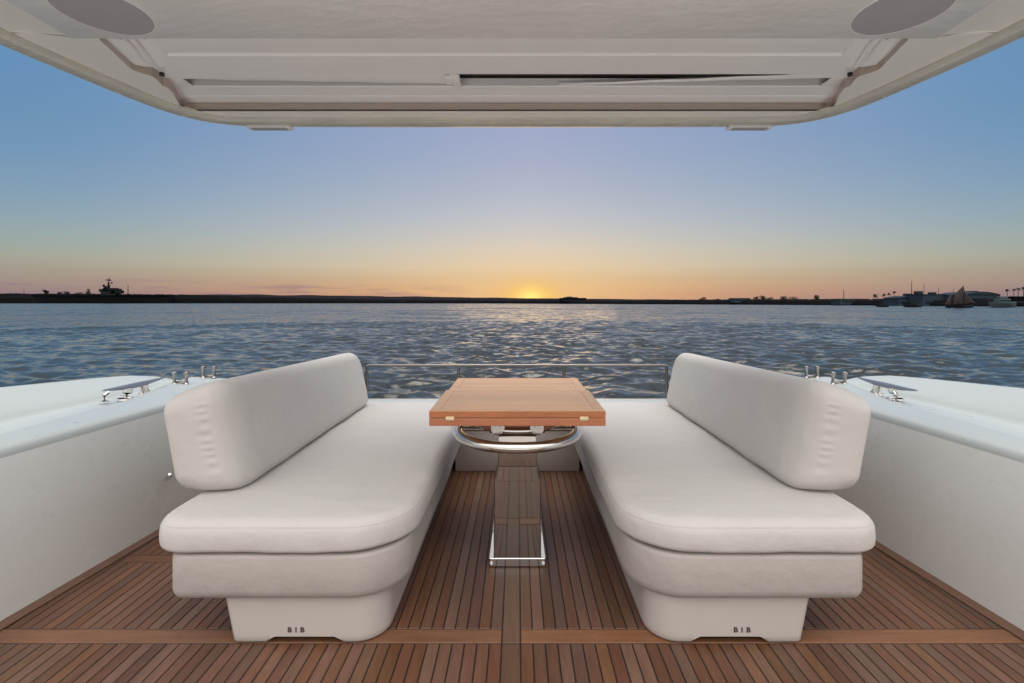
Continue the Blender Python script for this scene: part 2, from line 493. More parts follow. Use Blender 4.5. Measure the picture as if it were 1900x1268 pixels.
# ================================================================== SETTING: water
SEA = -1.5
def build_water():
    # rings of growing radius about the boat; the swell is a sum of travelling waves in world space
    th = np.concatenate([np.linspace(-R(52), R(52), 700), np.linspace(R(53), R(307), 60)])
    rr = [3.0]
    while rr[-1] < 70: rr.append(rr[-1] + 0.05 + rr[-1] * 0.0048)
    while rr[-1] < 420: rr.append(rr[-1] * 1.012)
    while rr[-1] < 9000: rr.append(rr[-1] * 1.25)
    rr = np.array(rr)
    TH, RR = np.meshgrid(th, rr)
    X = np.sin(TH) * RR; Y = np.cos(TH) * RR
    cell = np.maximum(RR * 0.0026, np.gradient(rr)[:, None] * np.ones_like(TH))
    rs = np.random.RandomState(5)
    H = np.zeros_like(X)
    for i in range(100):
        lam = 0.32 * (8.5 ** (rs.rand()))          # 0.3 to 4.2 m
        ang = rs.randn() * 0.55 + math.radians(78)    # waves run roughly towards the shore
        k = 2 * math.pi / lam
        ph = rs.rand() * 6.28
        amp = 0.0068 * lam ** 0.93
        att = np.clip((lam / cell - 2.5) / 3.0, 0, 1)
        phase = k * (X * math.cos(ang) + Y * math.sin(ang)) + ph
        H += amp * att * (np.sin(phase) + 0.28 * np.sin(2 * phase + 1.2))
    # patches of calmer and rougher water
    patch = 0.85 + 0.3 * np.sin(X * 0.11 + 1.0) * np.sin(Y * 0.07 + X * 0.03)
    H *= patch
    # the boat's own slick: smoother, with slow swirls close astern on the right
    sl = np.exp(-(((X - 3.6) / 3.2) ** 2 + ((Y - 14.5) / 3.8) ** 2))
    H = H * (1 - 0.5 * sl) + sl * (0.13 * np.sin(1.9 * X + 2.4 * np.sin(0.8 * Y)) * np.sin(1.6 * Y + 1.4 * np.sin(1.3 * X)))
    Z = H + SEA
    nr, nc = X.shape
    co = np.stack([X, Y, Z], -1).reshape(-1, 3)
    co = np.vstack([co, [[0, 0, SEA]]])
    i = np.arange(nr - 1)[:, None] * nc + np.arange(nc)[None, :]
    j = np.arange(nr - 1)[:, None] * nc + (np.arange(nc)[None, :] + 1) % nc
    quads = np.stack([i, j, j + nc, i + nc], -1).reshape(-1, 4)
    me = bpy.data.meshes.new('water')
    fan = np.stack([np.full(nc, len(co) - 1), (np.arange(nc) + 1) % nc, np.arange(nc)], -1)
    nq, nf = len(quads), len(fan)
    me.vertices.add(len(co)); me.vertices.foreach_set('co', co.ravel())
    me.loops.add(nq * 4 + nf * 3)
    me.loops.foreach_set('vertex_index', np.concatenate([quads[:, ::-1].ravel(), fan[:, ::-1].ravel()]).astype(np.int32))
    me.polygons.add(nq + nf)
    me.polygons.foreach_set('loop_start', np.concatenate([np.arange(nq) * 4, nq * 4 + np.arange(nf) * 3]).astype(np.int32))
    me.polygons.foreach_set('loop_total', np.concatenate([np.full(nq, 4), np.full(nf, 3)]).astype(np.int32))
    me.update(calc_edges=True)
    me.polygons.foreach_set('use_smooth', [True] * (nq + nf))
    tag(link('water', me, M_water), kind='structure')
build_water()

# ------------------------------------------------------------------ far shore
def P3(px, py, Y):          # a point seen at (px, py) of the 1900 px photograph, Y metres astern
    return Vector(((px - 960) / 900 * Y, Y, CAM_H - (py - 561) / 900 * Y))
shore_pts = [(-900, 563.2), (0, 563.2), (500, 563.2), (900, 563.4), (1020, 564.0), (1150, 564.6), (1400, 565.6), (1560, 566.6), (1700, 567.6), (1900, 568.6), (2500, 570)]
def shoreY(px):
    for (a, ya), (b_, yb) in zip(shore_pts, shore_pts[1:]):
        if px <= b_:
            w = ya + (yb - ya) * (px - a) / (b_ - a); break
    else: w = shore_pts[-1][1]
    return (CAM_H - SEA) * 900 / (w - 561)
def top_px(px):
    t = [(-900, 547), (0, 545), (160, 545.2), (340, 546.8), (460, 551), (700, 556), (980, 557.5), (1040, 556.5), (1150, 558), (1300, 556), (1400, 555.5), (1560, 555), (1650, 555), (1750, 555), (1900, 555), (2500, 553)]
    for (a, ya), (b_, yb) in zip(t, t[1:]):
        if px <= b_: return ya + (yb - ya) * (px - a) / (b_ - a)
    return 553
bm = bmesh.new(); prev = None
px = -900.0
while px < 2500:
    Y = shoreY(px); tp = top_px(px) + mnoise.noise(Vector((px * 0.045, 1, 0))) * 1.1 + mnoise.noise(Vector((px * 0.21, 4, 0))) * 1.3
    a = P3(px, 561, Y); zt = P3(px, tp, Y + 12).z
    f = (Y + 12) / Y; f2 = (Y + 700) / Y; f1 = (Y + 3) / Y
    row = [bm.verts.new((a.x, Y, SEA - 0.5)), bm.verts.new((a.x, Y, SEA + 1.0)), bm.verts.new((a.x * f1, Y + 3, SEA + 1.3 + 0.45 * max(0, zt - SEA))),
           bm.verts.new((a.x * f, Y + 12, zt)), bm.verts.new((a.x * f2, Y + 700, zt + 1)), bm.verts.new((a.x * f2, Y + 700, SEA - 1))]
    if prev:
        for i in range(5): bm.faces.new((prev[i], row[i], row[i + 1], prev[i + 1]))
    prev = row
    px += 3 if 0 < px < 1900 else 20
tag(from_bm('shore', bm, M_shore, None, False), kind='structure')
# low hills behind the left and centre
bm = bmesh.new(); prev = None
ridge = [(-900, 548), (300, 547.5), (420, 546.5), (600, 548.5), (800, 551), (960, 553.5), (1130, 555), (1400, 557.5), (1700, 558), (2500, 557)]
px = -900.0
while px < 2500:
    for (a, ya), (b_, yb) in zip(ridge, ridge[1:]):
        if px <= b_: tp = ya + (yb - ya) * (px - a) / (b_ - a); break
    tp += mnoise.noise(Vector((px * 0.02, 9, 0))) * 1.0 + mnoise.noise(Vector((px * 0.15, 2, 0))) * 0.35
    p0 = P3(px, 561, 2600); p1 = P3(px, tp, 2750); p2 = P3(px, 561, 3600)
    row = [bm.verts.new((p0.x, p0.y, -2)), bm.verts.new(p1), bm.verts.new((p2.x, p2.y, -2))]
    if prev:
        for i in range(2): bm.faces.new((prev[i], row[i], row[i + 1], prev[i + 1]))
    prev = row
    px += 5
tag(from_bm('hills', bm, M_hill, None, True, 180), kind='structure')

# ------------------------------------------------------------------ trees on the shore
def leaf_quads(bm, cx, cy, cz, rx, ry, rz, n, s, seed, shape='ball'):
    r = random.Random(seed)
    for _ in range(n):
        while True:
            p = Vector((r.uniform(-1, 1), r.uniform(-1, 1), r.uniform(-1, 1)))
            if shape == 'cone':
                if math.hypot(p.x, p.y) < (1 - p.z) / 2: break
            elif 0.25 < p.length < 1 and mnoise.noise(p * 2.2 + Vector((seed, 0, 0))) > -0.18: break
        c = Vector((cx + p.x * rx, cy + p.y * ry, cz + p.z * rz))
        d = Vector((r.gauss(0, 1), r.gauss(0, 1), r.gauss(0, 1))).normalized(); e = d.orthogonal().normalized(); f = d.cross(e)
        k = s * r.uniform(0.6, 1.4)
        bm.faces.new([bm.verts.new(c + e * k), bm.verts.new(c + f * k * .7), bm.verts.new(c - e * k), bm.verts.new(c - f * k * .7)])
def broad_tree(x, y, z0, h, w, label, seed, cone=False):
    t = empty('conifer' if cone else 'tree', (x, y, z0), label, 'tree', 'trees on the far shore')
    bm = bmesh.new()
    add_tube(bm, [(x, y, z0 - 1), (x + h * .01, y, z0 + h * .3), (x, y, z0 + h * .7)], [h * .035, h * .025, h * .01], n=7)
    for q in range(4):
        a = q * 1.7 + seed
        add_tube(bm, [(x, y, z0 + h * (.25 + q * .08)), (x + math.cos(a) * w * .3, y + math.sin(a) * w * .3, z0 + h * (.5 + q * .08))], [h * .015, h * .006], n=5)
    from_bm('trunk', bm, M_bark, t)
    bm = bmesh.new()
    if cone: leaf_quads(bm, x, y, z0 + h * .55, w * .5, w * .5, h * .45, 260, h * .04, seed, 'cone')
    else:
        r = random.Random(seed)
        for q in range(6):
            a = r.uniform(0, 6.28)
            leaf_quads(bm, x + math.cos(a) * w * .3, y + math.sin(a) * w * .2, z0 + h * (.30 + .09 * q), w * .34, w * .3, h * .24, 110, h * .05, seed + q)
    from_bm('crown', bm, M_leaf, t, False)
def palm(x, y, z0, h, w, label, seed):
    r = random.Random(seed)
    t = empty('palm_tree', (x, y, z0), label, 'palm tree', 'palm trees on the right shore')
    bm = bmesh.new(); lean = r.uniform(-.04, .04) * h
    add_tube(bm, [(x, y, z0 - 1), (x + lean * .4, y, z0 + h * .5), (x + lean, y, z0 + h)], [h * .028, h * .02, h * .018], n=7)
    from_bm('trunk', bm, M_bark, t)
    bm = bmesh.new(); top = Vector((x + lean, y, z0 + h))
    for q in range(26):
        a = r.uniform(0, 6.28); el = r.uniform(-.5, 1.2); d = Vector((math.cos(a) * math.cos(el), math.sin(a) * math.cos(el), math.sin(el)))
        side = d.cross(Vector((0, 0, 1))).normalized()
        Ln = w * .5 * r.uniform(.8, 1.1); pts = []
        for s_ in range(5):
            u = s_ / 4
            c = top + d * Ln * u + Vector((0, 0, -Ln * .55 * u * u)); wd = Ln * .16 * math.sin(math.pi * min(1, u * .85 + .12))
            pts.append((bm.verts.new(c - side * wd + Vector((0, 0, -wd * .6))), bm.verts.new(c), bm.verts.new(c + side * wd + Vector((0, 0, -wd * .6)))))
        for A_, B_ in zip(pts, pts[1:]):
            bm.faces.new((A_[0], A_[1], B_[1], B_[0])); bm.faces.new((A_[1], A_[2], B_[2], B_[1]))
    from_bm('crown', bm, M_leaf, t, False)
def place(px, toppx, wpx, fn, label, seed, dY=14, **kw):
    Y = shoreY(px) + dY
    tp = P3(px, toppx, Y); z0 = P3(px, top_px(px) + 3, Y).z
    fn(tp.x, Y, z0, tp.z - z0, wpx / 900 * Y, label, seed, **kw)
# left side, behind the ship
place(28, 543, 26, broad_tree, 'broad low dark tree nearest the left edge of the far shore', 1)
place(84, 537, 9, broad_tree, 'small round dark tree standing alone above the left shore', 2)
place(112, 541, 8, broad_tree, 'smaller of two dark treetops left of the pointed tree', 3)
place(123, 540, 9, broad_tree, 'dark treetop just left of the pointed tree', 4)
place(148, 542, 16, broad_tree, 'wide low tree touching the foot of the pointed tree', 5)
place(164, 531, 10, broad_tree, 'tall pointed conifer left of the warship tower', 6, cone=True)
# centre right
for (a, b_, c, lab) in [(1303, 551, 13, 'low rounded tree clump alone on the right centre shore'), (1402, 550, 10, 'left tree of the dark grove on the right centre shore'),
                        (1414, 548, 14, 'tallest tree of the dark grove on the right centre shore'), (1428, 551, 12, 'right tree of the dark grove on the right centre shore'),
                        (1453, 549, 12, 'dark tree just left of the flat topped tree'), (1474, 550, 24, 'wide flat topped tree on the right centre shore'),
                        (1515, 547, 8, 'narrow upright dark tree right of the flat topped tree'), (1332, 554, 9, 'faint small tree between the lone clump and the grove')]:
    place(a, b_, c, broad_tree, lab, int(a))
for (a, b_, c, lab) in [(1624, 548, 12, 'leftmost and lowest palm of the group left of the big halls'), (1640, 547, 10, 'second palm of the group left of the big halls'),
                        (1650, 545, 8, 'third palm of the group left of the big halls'), (1659, 542, 8, 'tallest palm of the group left of the big halls'),
                        (1869, 538, 9, 'palm leftmost of the group at the right edge'), (1881, 537.5, 9, 'second palm of the group at the right edge'),
                        (1889, 536, 10, 'third palm of the group at the right edge'), (1899, 534, 10, 'palm cut by the right edge of the picture')]:
    place(a, b_, c, palm, lab, int(a) + 2, dY=10)

# ------------------------------------------------------------------ warship on the left
def bx(bm, px0, px1, py0, py1, Y, dep, bev=0):
    a = P3(px0, py1, Y); c = P3(px1, py0, Y)
    add_box(bm, a.x, c.x, Y, Y + dep, a.z, c.z, bev)
Y0 = 1075
ship = empty('warship', P3(190, 563, Y0), 'grey warship with dark flat deck, radar tower and domes on the far left shore', 'warship')
bm = bmesh.new()
secs = []
for (pxx, hw) in [(62, 3), (74, 14), (100, 20), (260, 20), (300, 15), (316, 8)]:
    c = P3(pxx, 561, Y0 + 20)
    zt = P3(0, 548.2, Y0).z
    secs.append([bm.verts.new((c.x, c.y - hw * .7, SEA - .5)), bm.verts.new((c.x, c.y - hw, zt - 3)), bm.verts.new((c.x, c.y - hw - 3, zt)),
                 bm.verts.new((c.x, c.y + hw + 3, zt)), bm.verts.new((c.x, c.y + hw, SEA - .5))])
for A_, B_ in zip(secs, secs[1:]):
    for i in range(5): bm.faces.new((A_[i], A_[(i + 1) % 5], B_[(i + 1) % 5], B_[i]))
bm.faces.new(secs[0]); bm.faces.new(secs[-1][::-1])
from_bm('hull', bm, M_shiphull, ship, False)
bm = bmesh.new()
for r_ in [(186, 214, 541, 551, 10), (183, 204, 536.5, 541.5, 8), (190, 213, 534.5, 541, 7), (205, 216, 538, 545, 6), (192, 199, 531, 537, 5), (214, 222, 536, 541, 4), (217, 225, 539, 545, 5)]:
    bx(bm, r_[0], r_[1], r_[2], r_[3], Y0 + 12, r_[4] * 1.6, .4)
from_bm('superstructure', bm, M_ship, ship, False)
bm = bmesh.new()
for z_, h_ in ((537.2, 1.0), (543, 1.0)): bx(bm, 187, 203, z_, z_ + h_, Y0 + 11.7, .25)
from_bm('bridge_window', bm, M_glass, ship, False)
bm = bmesh.new()
add_tube(bm, [P3(201.5, 537, Y0 + 18), P3(201.5, 526, Y0 + 18), P3(203, 515, Y0 + 18)], [2.0, 1.3, .35], n=8)
for (a, b_, y_, r_) in [(197, 207, 520.5, .9), (196, 205, 518.5, .6), (199, 209, 526, .8), (198, 206, 530, .7)]:
    add_tube(bm, [P3(a, y_, Y0 + 18), P3(b_, y_, Y0 + 18)], r_, n=6)
from_bm('mast', bm, M_shiphull, ship)
for (a, y_, r_) in [(192.5, 530, 2.4), (218.5, 536.5, 2.4), (207.5, 524.5, 1.3)]:
    bm = bmesh.new(); c = P3(a, y_, Y0 + 17)
    bmesh.ops.create_uvsphere(bm, u_segments=14, v_segments=8, radius=r_, matrix=Matrix.Translation(c))
    add_cyl(bm, c - Vector((0, 0, r_ * 1.8)), c, r_ * .4, 8)
    from_bm('radar_dome', bm, M_shiphull, ship)
def mast_thing(px, top, bot, label, w=.35, two=False, dY=10, arms=()):
    Y = shoreY(px) + dY
    o = bmesh.new()
    add_tube(o, [P3(px, bot, Y), P3(px, (top + bot) / 2, Y), P3(px, top, Y)], [w, w * .8, w * .35], n=6)
    for (yy, hw) in arms: add_tube(o, [P3(px - hw, yy, Y), P3(px + hw, yy, Y)], w * .5, n=5)
    ob = from_bm('radio_mast', o, M_bark)
    tag(ob, label, 'mast', 'thin masts along the far shore')
mast_thing(44.5, 532, 552, 'thin pale mast far left above the low dark shore', .45)
mast_thing(53.5, 541, 552, 'short thin mast just right of the far left mast', .35)
mast_thing(237.5, 528, 553, 'thin lattice mast just right of the warship tower', .9, arms=((538, 1.6), (532, 1.2)))
mast_thing(1565.5, 536, 558, 'lone dark mast between the flat topped tree and the palms', .32, arms=((541, 1.0),))
mast_thing(1691.5, 521, 556, 'tallest mast standing over the blue grey halls', .28, arms=((529, 2.0), (535, 1.2)))
mast_thing(1714.5, 525, 556, 'thin mast over the square roof tower of the halls', .2, arms=((531, 1.2),))
mast_thing(1741.5, 533, 556, 'short mast between the halls and the sailing boat', .2)
mast_thing(1769, 534, 556, 'thin pole immediately left of the tan sail', .15)

# ------------------------------------------------------------------ waterfront buildings
def building(px0, px1, top, bot, dep, label, mat=None, roof='flat', wins=(), extra=(), name='waterfront_hall', dY=3):
    Y = shoreY((px0 + px1) / 2) + dY
    a = P3(px0, bot, Y); c = P3(px1, top, Y)
    t = empty(name, ((a.x + c.x) / 2, Y, a.z), label, 'building')
    w = c.x - a.x; h = c.z - a.z
    bm = bmesh.new(); add_box(bm, a.x, c.x, Y, Y + dep, a.z - 1, c.z - (h * .22 if roof != 'flat' else 0))
    from_bm('wall', bm, mat or M_hall, t, False)
    bm = bmesh.new()
    if roof == 'flat': add_box(bm, a.x - .4, c.x + .4, Y - .4, Y + dep + .4, c.z, c.z + .35)
    else:
        n = 10; z1 = c.z - h * .22; rows = []
        for i in range(n + 1):
            u = i / n; xx = a.x - .5 + (w + 1) * u
            zz = z1 + .02 + h * .22 * (math.sin(math.pi * u) if roof == 'barrel' else 1 - abs(2 * u - 1))
            rows.append((bm.verts.new((xx, Y - .5, zz)), bm.verts.new((xx, Y + dep + .5, zz))))
        for A_, B_ in zip(rows, rows[1:]): bm.faces.new((A_[0], B_[0], B_[1], A_[1]))
        e0, e1 = bm.verts.new((rows[-1][0].co.x, Y - .5, z1)), bm.verts.new((rows[0][0].co.x, Y - .5, z1))
        bm.faces.new([r_[0] for r_ in rows] + [e0, e1])
    from_bm('roof', bm, M_hallroof, t, False)
    for (u0, u1, v0, v1) in wins:
        bm = bmesh.new(); add_box(bm, a.x + w * u0, a.x + w * u1, Y - .12, Y + .2, a.z + h * v0, a.z + h * v1)
        from_bm('window_band', bm, M_glass, t, False)
    for (q0, q1, t0, b0) in extra:
        p = P3(q0, b0, Y + dep * .4); q = P3(q1, t0, Y + dep * .4)
        bm = bmesh.new(); add_box(bm, p.x, q.x, Y + dep * .4, Y + dep * .7, p.z, q.z, .1)
        from_bm('roof_tower', bm, M_hallroof, t, False)
    return t
building(1040, 1088, 553.5, 560.5, 20, 'dark flat topped building on the low shore just right of the sunset', M_shore, wins=((.1, .9, .3, .5),), extra=((1046, 1072, 551.6, 554), (1052, 1062, 550.6, 552)), name='distant_building', dY=12)
building(1362, 1392, 554.0, 560.5, 14, 'low pale roofed shed left of the dark grove', M_hall, wins=((.15, .85, .3, .55),), name='shed')
building(1558, 1612, 555.5, 563.5, 12, 'long low building under the lone mast', M_hall, wins=((.1, .45, .3, .6), (.55, .9, .3, .6)), name='shed')
building(1668, 1712, 549.0, 566.0, 16, 'blue grey waterfront hall with square roof vents left of the tower block', M_hall, 'gable', ((.1, .9, .15, .3),), ((1684, 1694, 545, 551),))
building(1712.5, 1760, 547.0, 566.5, 16, 'blue grey waterfront hall with square tower just left of the sailing boat', M_hall, 'flat', ((.1, .4, .15, .35), (.42, .5, .1, .5), (.6, .9, .15, .35)), ((1704.5, 1713, 540.5, 548), (1731, 1738, 542.5, 547.5)))
building(1790, 1856, 541.5, 566.5, 24, 'large hall with shallow curved roof right of the sailing boat', M_hall, 'barrel', ((.2, .62, .1, .5),), ((1809, 1816, 540, 544),), dY=8)
building(1879, 1935, 551.0, 567.5, 12, 'low dark building under the palms at the right edge', M_shore, 'flat', ((.1, .9, .3, .5),), name='shed')

# ------------------------------------------------------------------ boats on the right
def hull_mesh(name, c, Ln, beam, zw, zt, mat, parent, sheer=.35):
    """c: centre; boat lies across the view (along x)"""
    bm = bmesh.new(); rows = []
    for i in range(13):
        u = i / 12 * 2 - 1
        hw = beam / 2 * (1 - max(0, u) ** 2.2) * (1 - .25 * max(0, -u) ** 2); hw = max(hw, .03)
        z1 = zt + sheer * abs(u) ** 2
        xx = c[0] + u * Ln / 2
        rows.append([bm.verts.new((xx, c[1] - hw, z1)), bm.verts.new((xx - .1 * u, c[1] - hw * .8, (zw + z1) / 2)), bm.verts.new((xx - .3 * u, c[1], zw - .5)),
                     bm.verts.new((xx - .1 * u, c[1] + hw * .8, (zw + z1) / 2)), bm.verts.new((xx, c[1] + hw, z1))])
    for A_, B_ in zip(rows, rows[1:]):
        for i in range(5): bm.faces.new((A_[i], A_[(i + 1) % 5], B_[(i + 1) % 5], B_[i]))
    bm.faces.new(rows[0]); bm.faces.new(rows[-1][::-1])
    return from_bm(name, bm, mat, parent, True, 30)
def curved_sail(name, corners, bell, mat, parent, n=8):
    bm = bmesh.new(); a, b_, c, d = [Vector(p) for p in corners]; g = []
    for i in range(n + 1):
        row = []
        for j in range(n + 1):
            u, v = i / n, j / n
            p = a.lerp(b_, u).lerp(d.lerp(c, u), v)
            row.append(bm.verts.new(p + Vector((0, -bell * math.sin(math.pi * u) * math.sin(math.pi * v), 0))))
        g.append(row)
    for i in range(n):
        for j in range(n): bm.faces.new((g[i][j], g[i + 1][j], g[i + 1][j + 1], g[i][j + 1]))
    o = from_bm(name, bm, mat, parent)
    sm = o.modifiers.new('cloth', 'SOLIDIFY'); sm.thickness = .03
    return o
Ys = 238
sb = empty('sailing_boat', P3(1779, 571, Ys), 'old sailing boat with tan gaff sails and dark hull under way near the right shore', 'sailing boat')
c = P3(1781, 571.2, Ys); hl = 44 / 900 * Ys
hull_mesh('hull', (c.x, Ys, 0), hl * 1.15, 3.0, SEA, P3(0, 567.8, Ys).z, M_boatd, sb, .5)
for a, b_, w_ in ((1787.5, 529, .16), (1766, 545, .13)):
    bm = bmesh.new(); add_tube(bm, [P3(a, 569, Ys), P3(a, b_, Ys)], [w_, w_ * .45], n=8)
    from_bm('mast', bm, M_bark, sb)
curved_sail('sail', [P3(1767.5, 566.5, Ys), P3(1787, 566.5, Ys), P3(1787.3, 530.5, Ys), P3(1771, 546.5, Ys)], .7, M_sail, sb)
curved_sail('sail', [P3(1789, 566, Ys), P3(1811, 563, Ys), P3(1792, 549, Ys), P3(1788.3, 532, Ys)], .6, M_sail, sb)
curved_sail('sail', [P3(1752, 566.5, Ys), P3(1765, 566.5, Ys), P3(1765.6, 546, Ys), P3(1762, 549, Ys)], .5, M_sail, sb)
bm = bmesh.new(); add_tube(bm, [P3(1801, 567.8, Ys), P3(1819, 565, Ys)], [.12, .06], n=6); from_bm('bowsprit', bm, M_bark, sb)
def motor_boat(px0, px1, top, wl, label, dark=False, name='motor_boat'):
    Y = (CAM_H - SEA) * 900 / (wl - 561)
    c = P3((px0 + px1) / 2, wl, Y); Ln = (px1 - px0) / 900 * Y
    hgt = (wl - top) / 900 * Y
    t = empty(name, (c.x, Y, SEA), label, 'motor boat')
    hull_mesh('hull', (c.x, Y, 0), Ln, Ln * .28, SEA, SEA + hgt * .42, M_boatd if dark else M_boatw, t, hgt * .12)
    bm = bmesh.new(); add_box(bm, c.x - Ln * .28, c.x + Ln * .2, Y - Ln * .1, Y + Ln * .1, SEA + hgt * .4, SEA + hgt * .78, hgt * .04)
    add_box(bm, c.x - Ln * .22, c.x + Ln * .1, Y - Ln * .09, Y + Ln * .09, SEA + hgt * .79, SEA + hgt * 1.0, hgt * .03)
    from_bm('cabin', bm, M_ship if dark else M_boatw, t, False)
    bm = bmesh.new(); add_box(bm, c.x - Ln * .26, c.x + Ln * .18, Y - Ln * .102, Y, SEA + hgt * .55, SEA + hgt * .68)
    from_bm('window_band', bm, M_glass, t, False)
motor_boat(1838, 1886, 550.5, 570.6, 'pale bulky motor yacht moored right of the curved roof hall')
motor_boat(1626, 1650, 562, 570.0, 'small dark boat under the palms left of the halls', True)
motor_boat(1678, 1710, 560, 570.2, 'low dark motor boat in front of the blue grey halls', True)

# ================================================================== THE YACHT'S COCKPIT
CX = -0.05          # the boat's centreline is a hand's breadth left of the lens
def interp(t, v):
    for (a, ya), (b_, yb) in zip(t, t[1:]):
        if v <= b_: return ya + (yb - ya) * (v - a) / (b_ - a)
    return t[-1][1]
XI = [(-2.5, 2.05), (0, 2.02), (1, 1.95), (1.82, 1.888), (2.67, 1.835), (3.2, 1.81), (4, 1.80)]      # half width to the inner wall

# ------------------------------------------------------------------ teak deck
def plank_mesh(name, rects, mat, seed, along_y=True, gap=0.0046, clip=None):
    """rects: (x0, x1, y0, y1) of single boards; each gets its own tone of teak"""
    r = random.Random(seed); V = []; F = []; T = []
    bv = 0.0012
    for (x0, x1, y0, y1) in rects:
        tone = (r.random(), r.random(), r.random())
        g = gap / 2
        a0, a1, b0, b1 = x0 + g, x1 - g, y0 + g, y1 - g
        n = len(V)
        for (dx, zz) in ((0, -0.006), (0, -bv), (bv, 0)):
            for (xx, yy) in ((a0 + dx, b0 + dx), (a1 - dx, b0 + dx), (a1 - dx, b1 - dx), (a0 + dx, b1 - dx)):
                V.append((xx, yy, zz))
        for k in (0, 4):
            for i in range(4):
                j = (i + 1) % 4
                F.append((n + k + i, n + k + j, n + k + 4 + j, n + k + 4 + i)); T.append(tone)
        F.append((n + 8, n + 9, n + 10, n + 11)); T.append(tone)
    me = bpy.data.meshes.new(name); me.from_pydata(V, [], F)
    at = me.attributes.new('tone', 'FLOAT_COLOR', 'CORNER')
    i = 0
    for f, t in zip(F, T):
        for _ in f: at.data[i].color = (*t, 1); i += 1
    me.update()
    return me
PW = 0.0435
rects = []; CP0, CP1 = -0.055, 0.011
XB0, XB1 = 1.706, 1.782
YEND = 3.72; YBEG = 0.0
r = random.Random(3)
def run(x0, x1, y0, y1):
    # boards are butted at random places
    y = y0
    rects.append((x0, x1, y0, y1))
k = 0; x = CP1
while x < 1.80:
    x1 = x + PW
    run(x, x1, YBEG, XB0); 
    if x < 0.14 or False: run(x, x1, XB1, YEND)
    else: run(x, x1, XB1, YEND)
    x = x1
x = CP0; HB = []
while x > -1.90:
    x0 = x - PW
    run(x0, x, YBEG, XB0)
    if x0 < -1.08 and x > -1.83:
        run(x0, x, XB1, 2.24); run(x0, x, 2.30, YEND); HB.append(x0)
    else: run(x0, x, XB1, YEND)
    x = x0
run(CP0, CP1, YBEG, XB0 + 0.0); run(CP0, CP1, XB0, YEND)
deck = link('deck', plank_mesh('deck', rects, M_deck, 11), M_deck)
tag(deck, kind='structure')
cross = link('deck_cross_boards', plank_mesh('deck_cross_boards', [(-1.95, CP0, XB0, XB1), (CP1, 1.90, XB0, XB1), (min(HB), max(HB) + PW, 2.24, 2.30)], M_deckx, 5), M_deckx)
tag(cross, kind='structure')
bm = bmesh.new(); add_box(bm, -2.1, 2.0, YBEG - .1, YEND + .02, -0.12, -0.0018)
tag(from_bm('deck_caulking', bm, M_caulk, None, False), kind='structure')
bm = bmesh.new(); add_box(bm, -2.1, 2.0, -3.8, -.01, -.12, .0, .004)
tag(from_bm('bounce_floor', bm, gelcoat('pale bounce floor', (0.86, 0.83, 0.78), 0.5), None, False), kind='structure')  # added unseen pale floor that bounces sky light up to the roof underside
# curved margin boards along the walls, lying a few millimetres over the run-out of the planks
for s in (-1, 1):
    V = []; F = []
    ys = [YBEG + i * (YEND - YBEG) / 30 for i in range(31)]
    for yv in ys:
        w = interp(XI, yv)
        V += [(CX + s * (w + .02), yv, .004), (CX + s * (w - .052), yv, .004), (CX + s * (w - .0530), yv, .0012), (CX + s * (w - .0570), yv, .0012)]
    for i in range(30):
        for j in range(3):
            F.append((i * 4 + j, i * 4 + j + 1, i * 4 + j + 5, i * 4 + j + 4))
    me = bpy.data.meshes.new('deck_margin_board'); me.from_pydata(V, [], F)
    me.materials.append(M_deckx); me.materials.append(M_caulk)
    for i, p_ in enumerate(me.polygons): p_.material_index = 1 if i % 3 == 2 else 0
    at = me.attributes.new('tone', 'FLOAT_COLOR', 'CORNER')
    for i in range(len(at.data)): at.data[i].color = (.35, .6, .4, 1)
    tag(link('deck_margin_board', me, None), kind='structure')

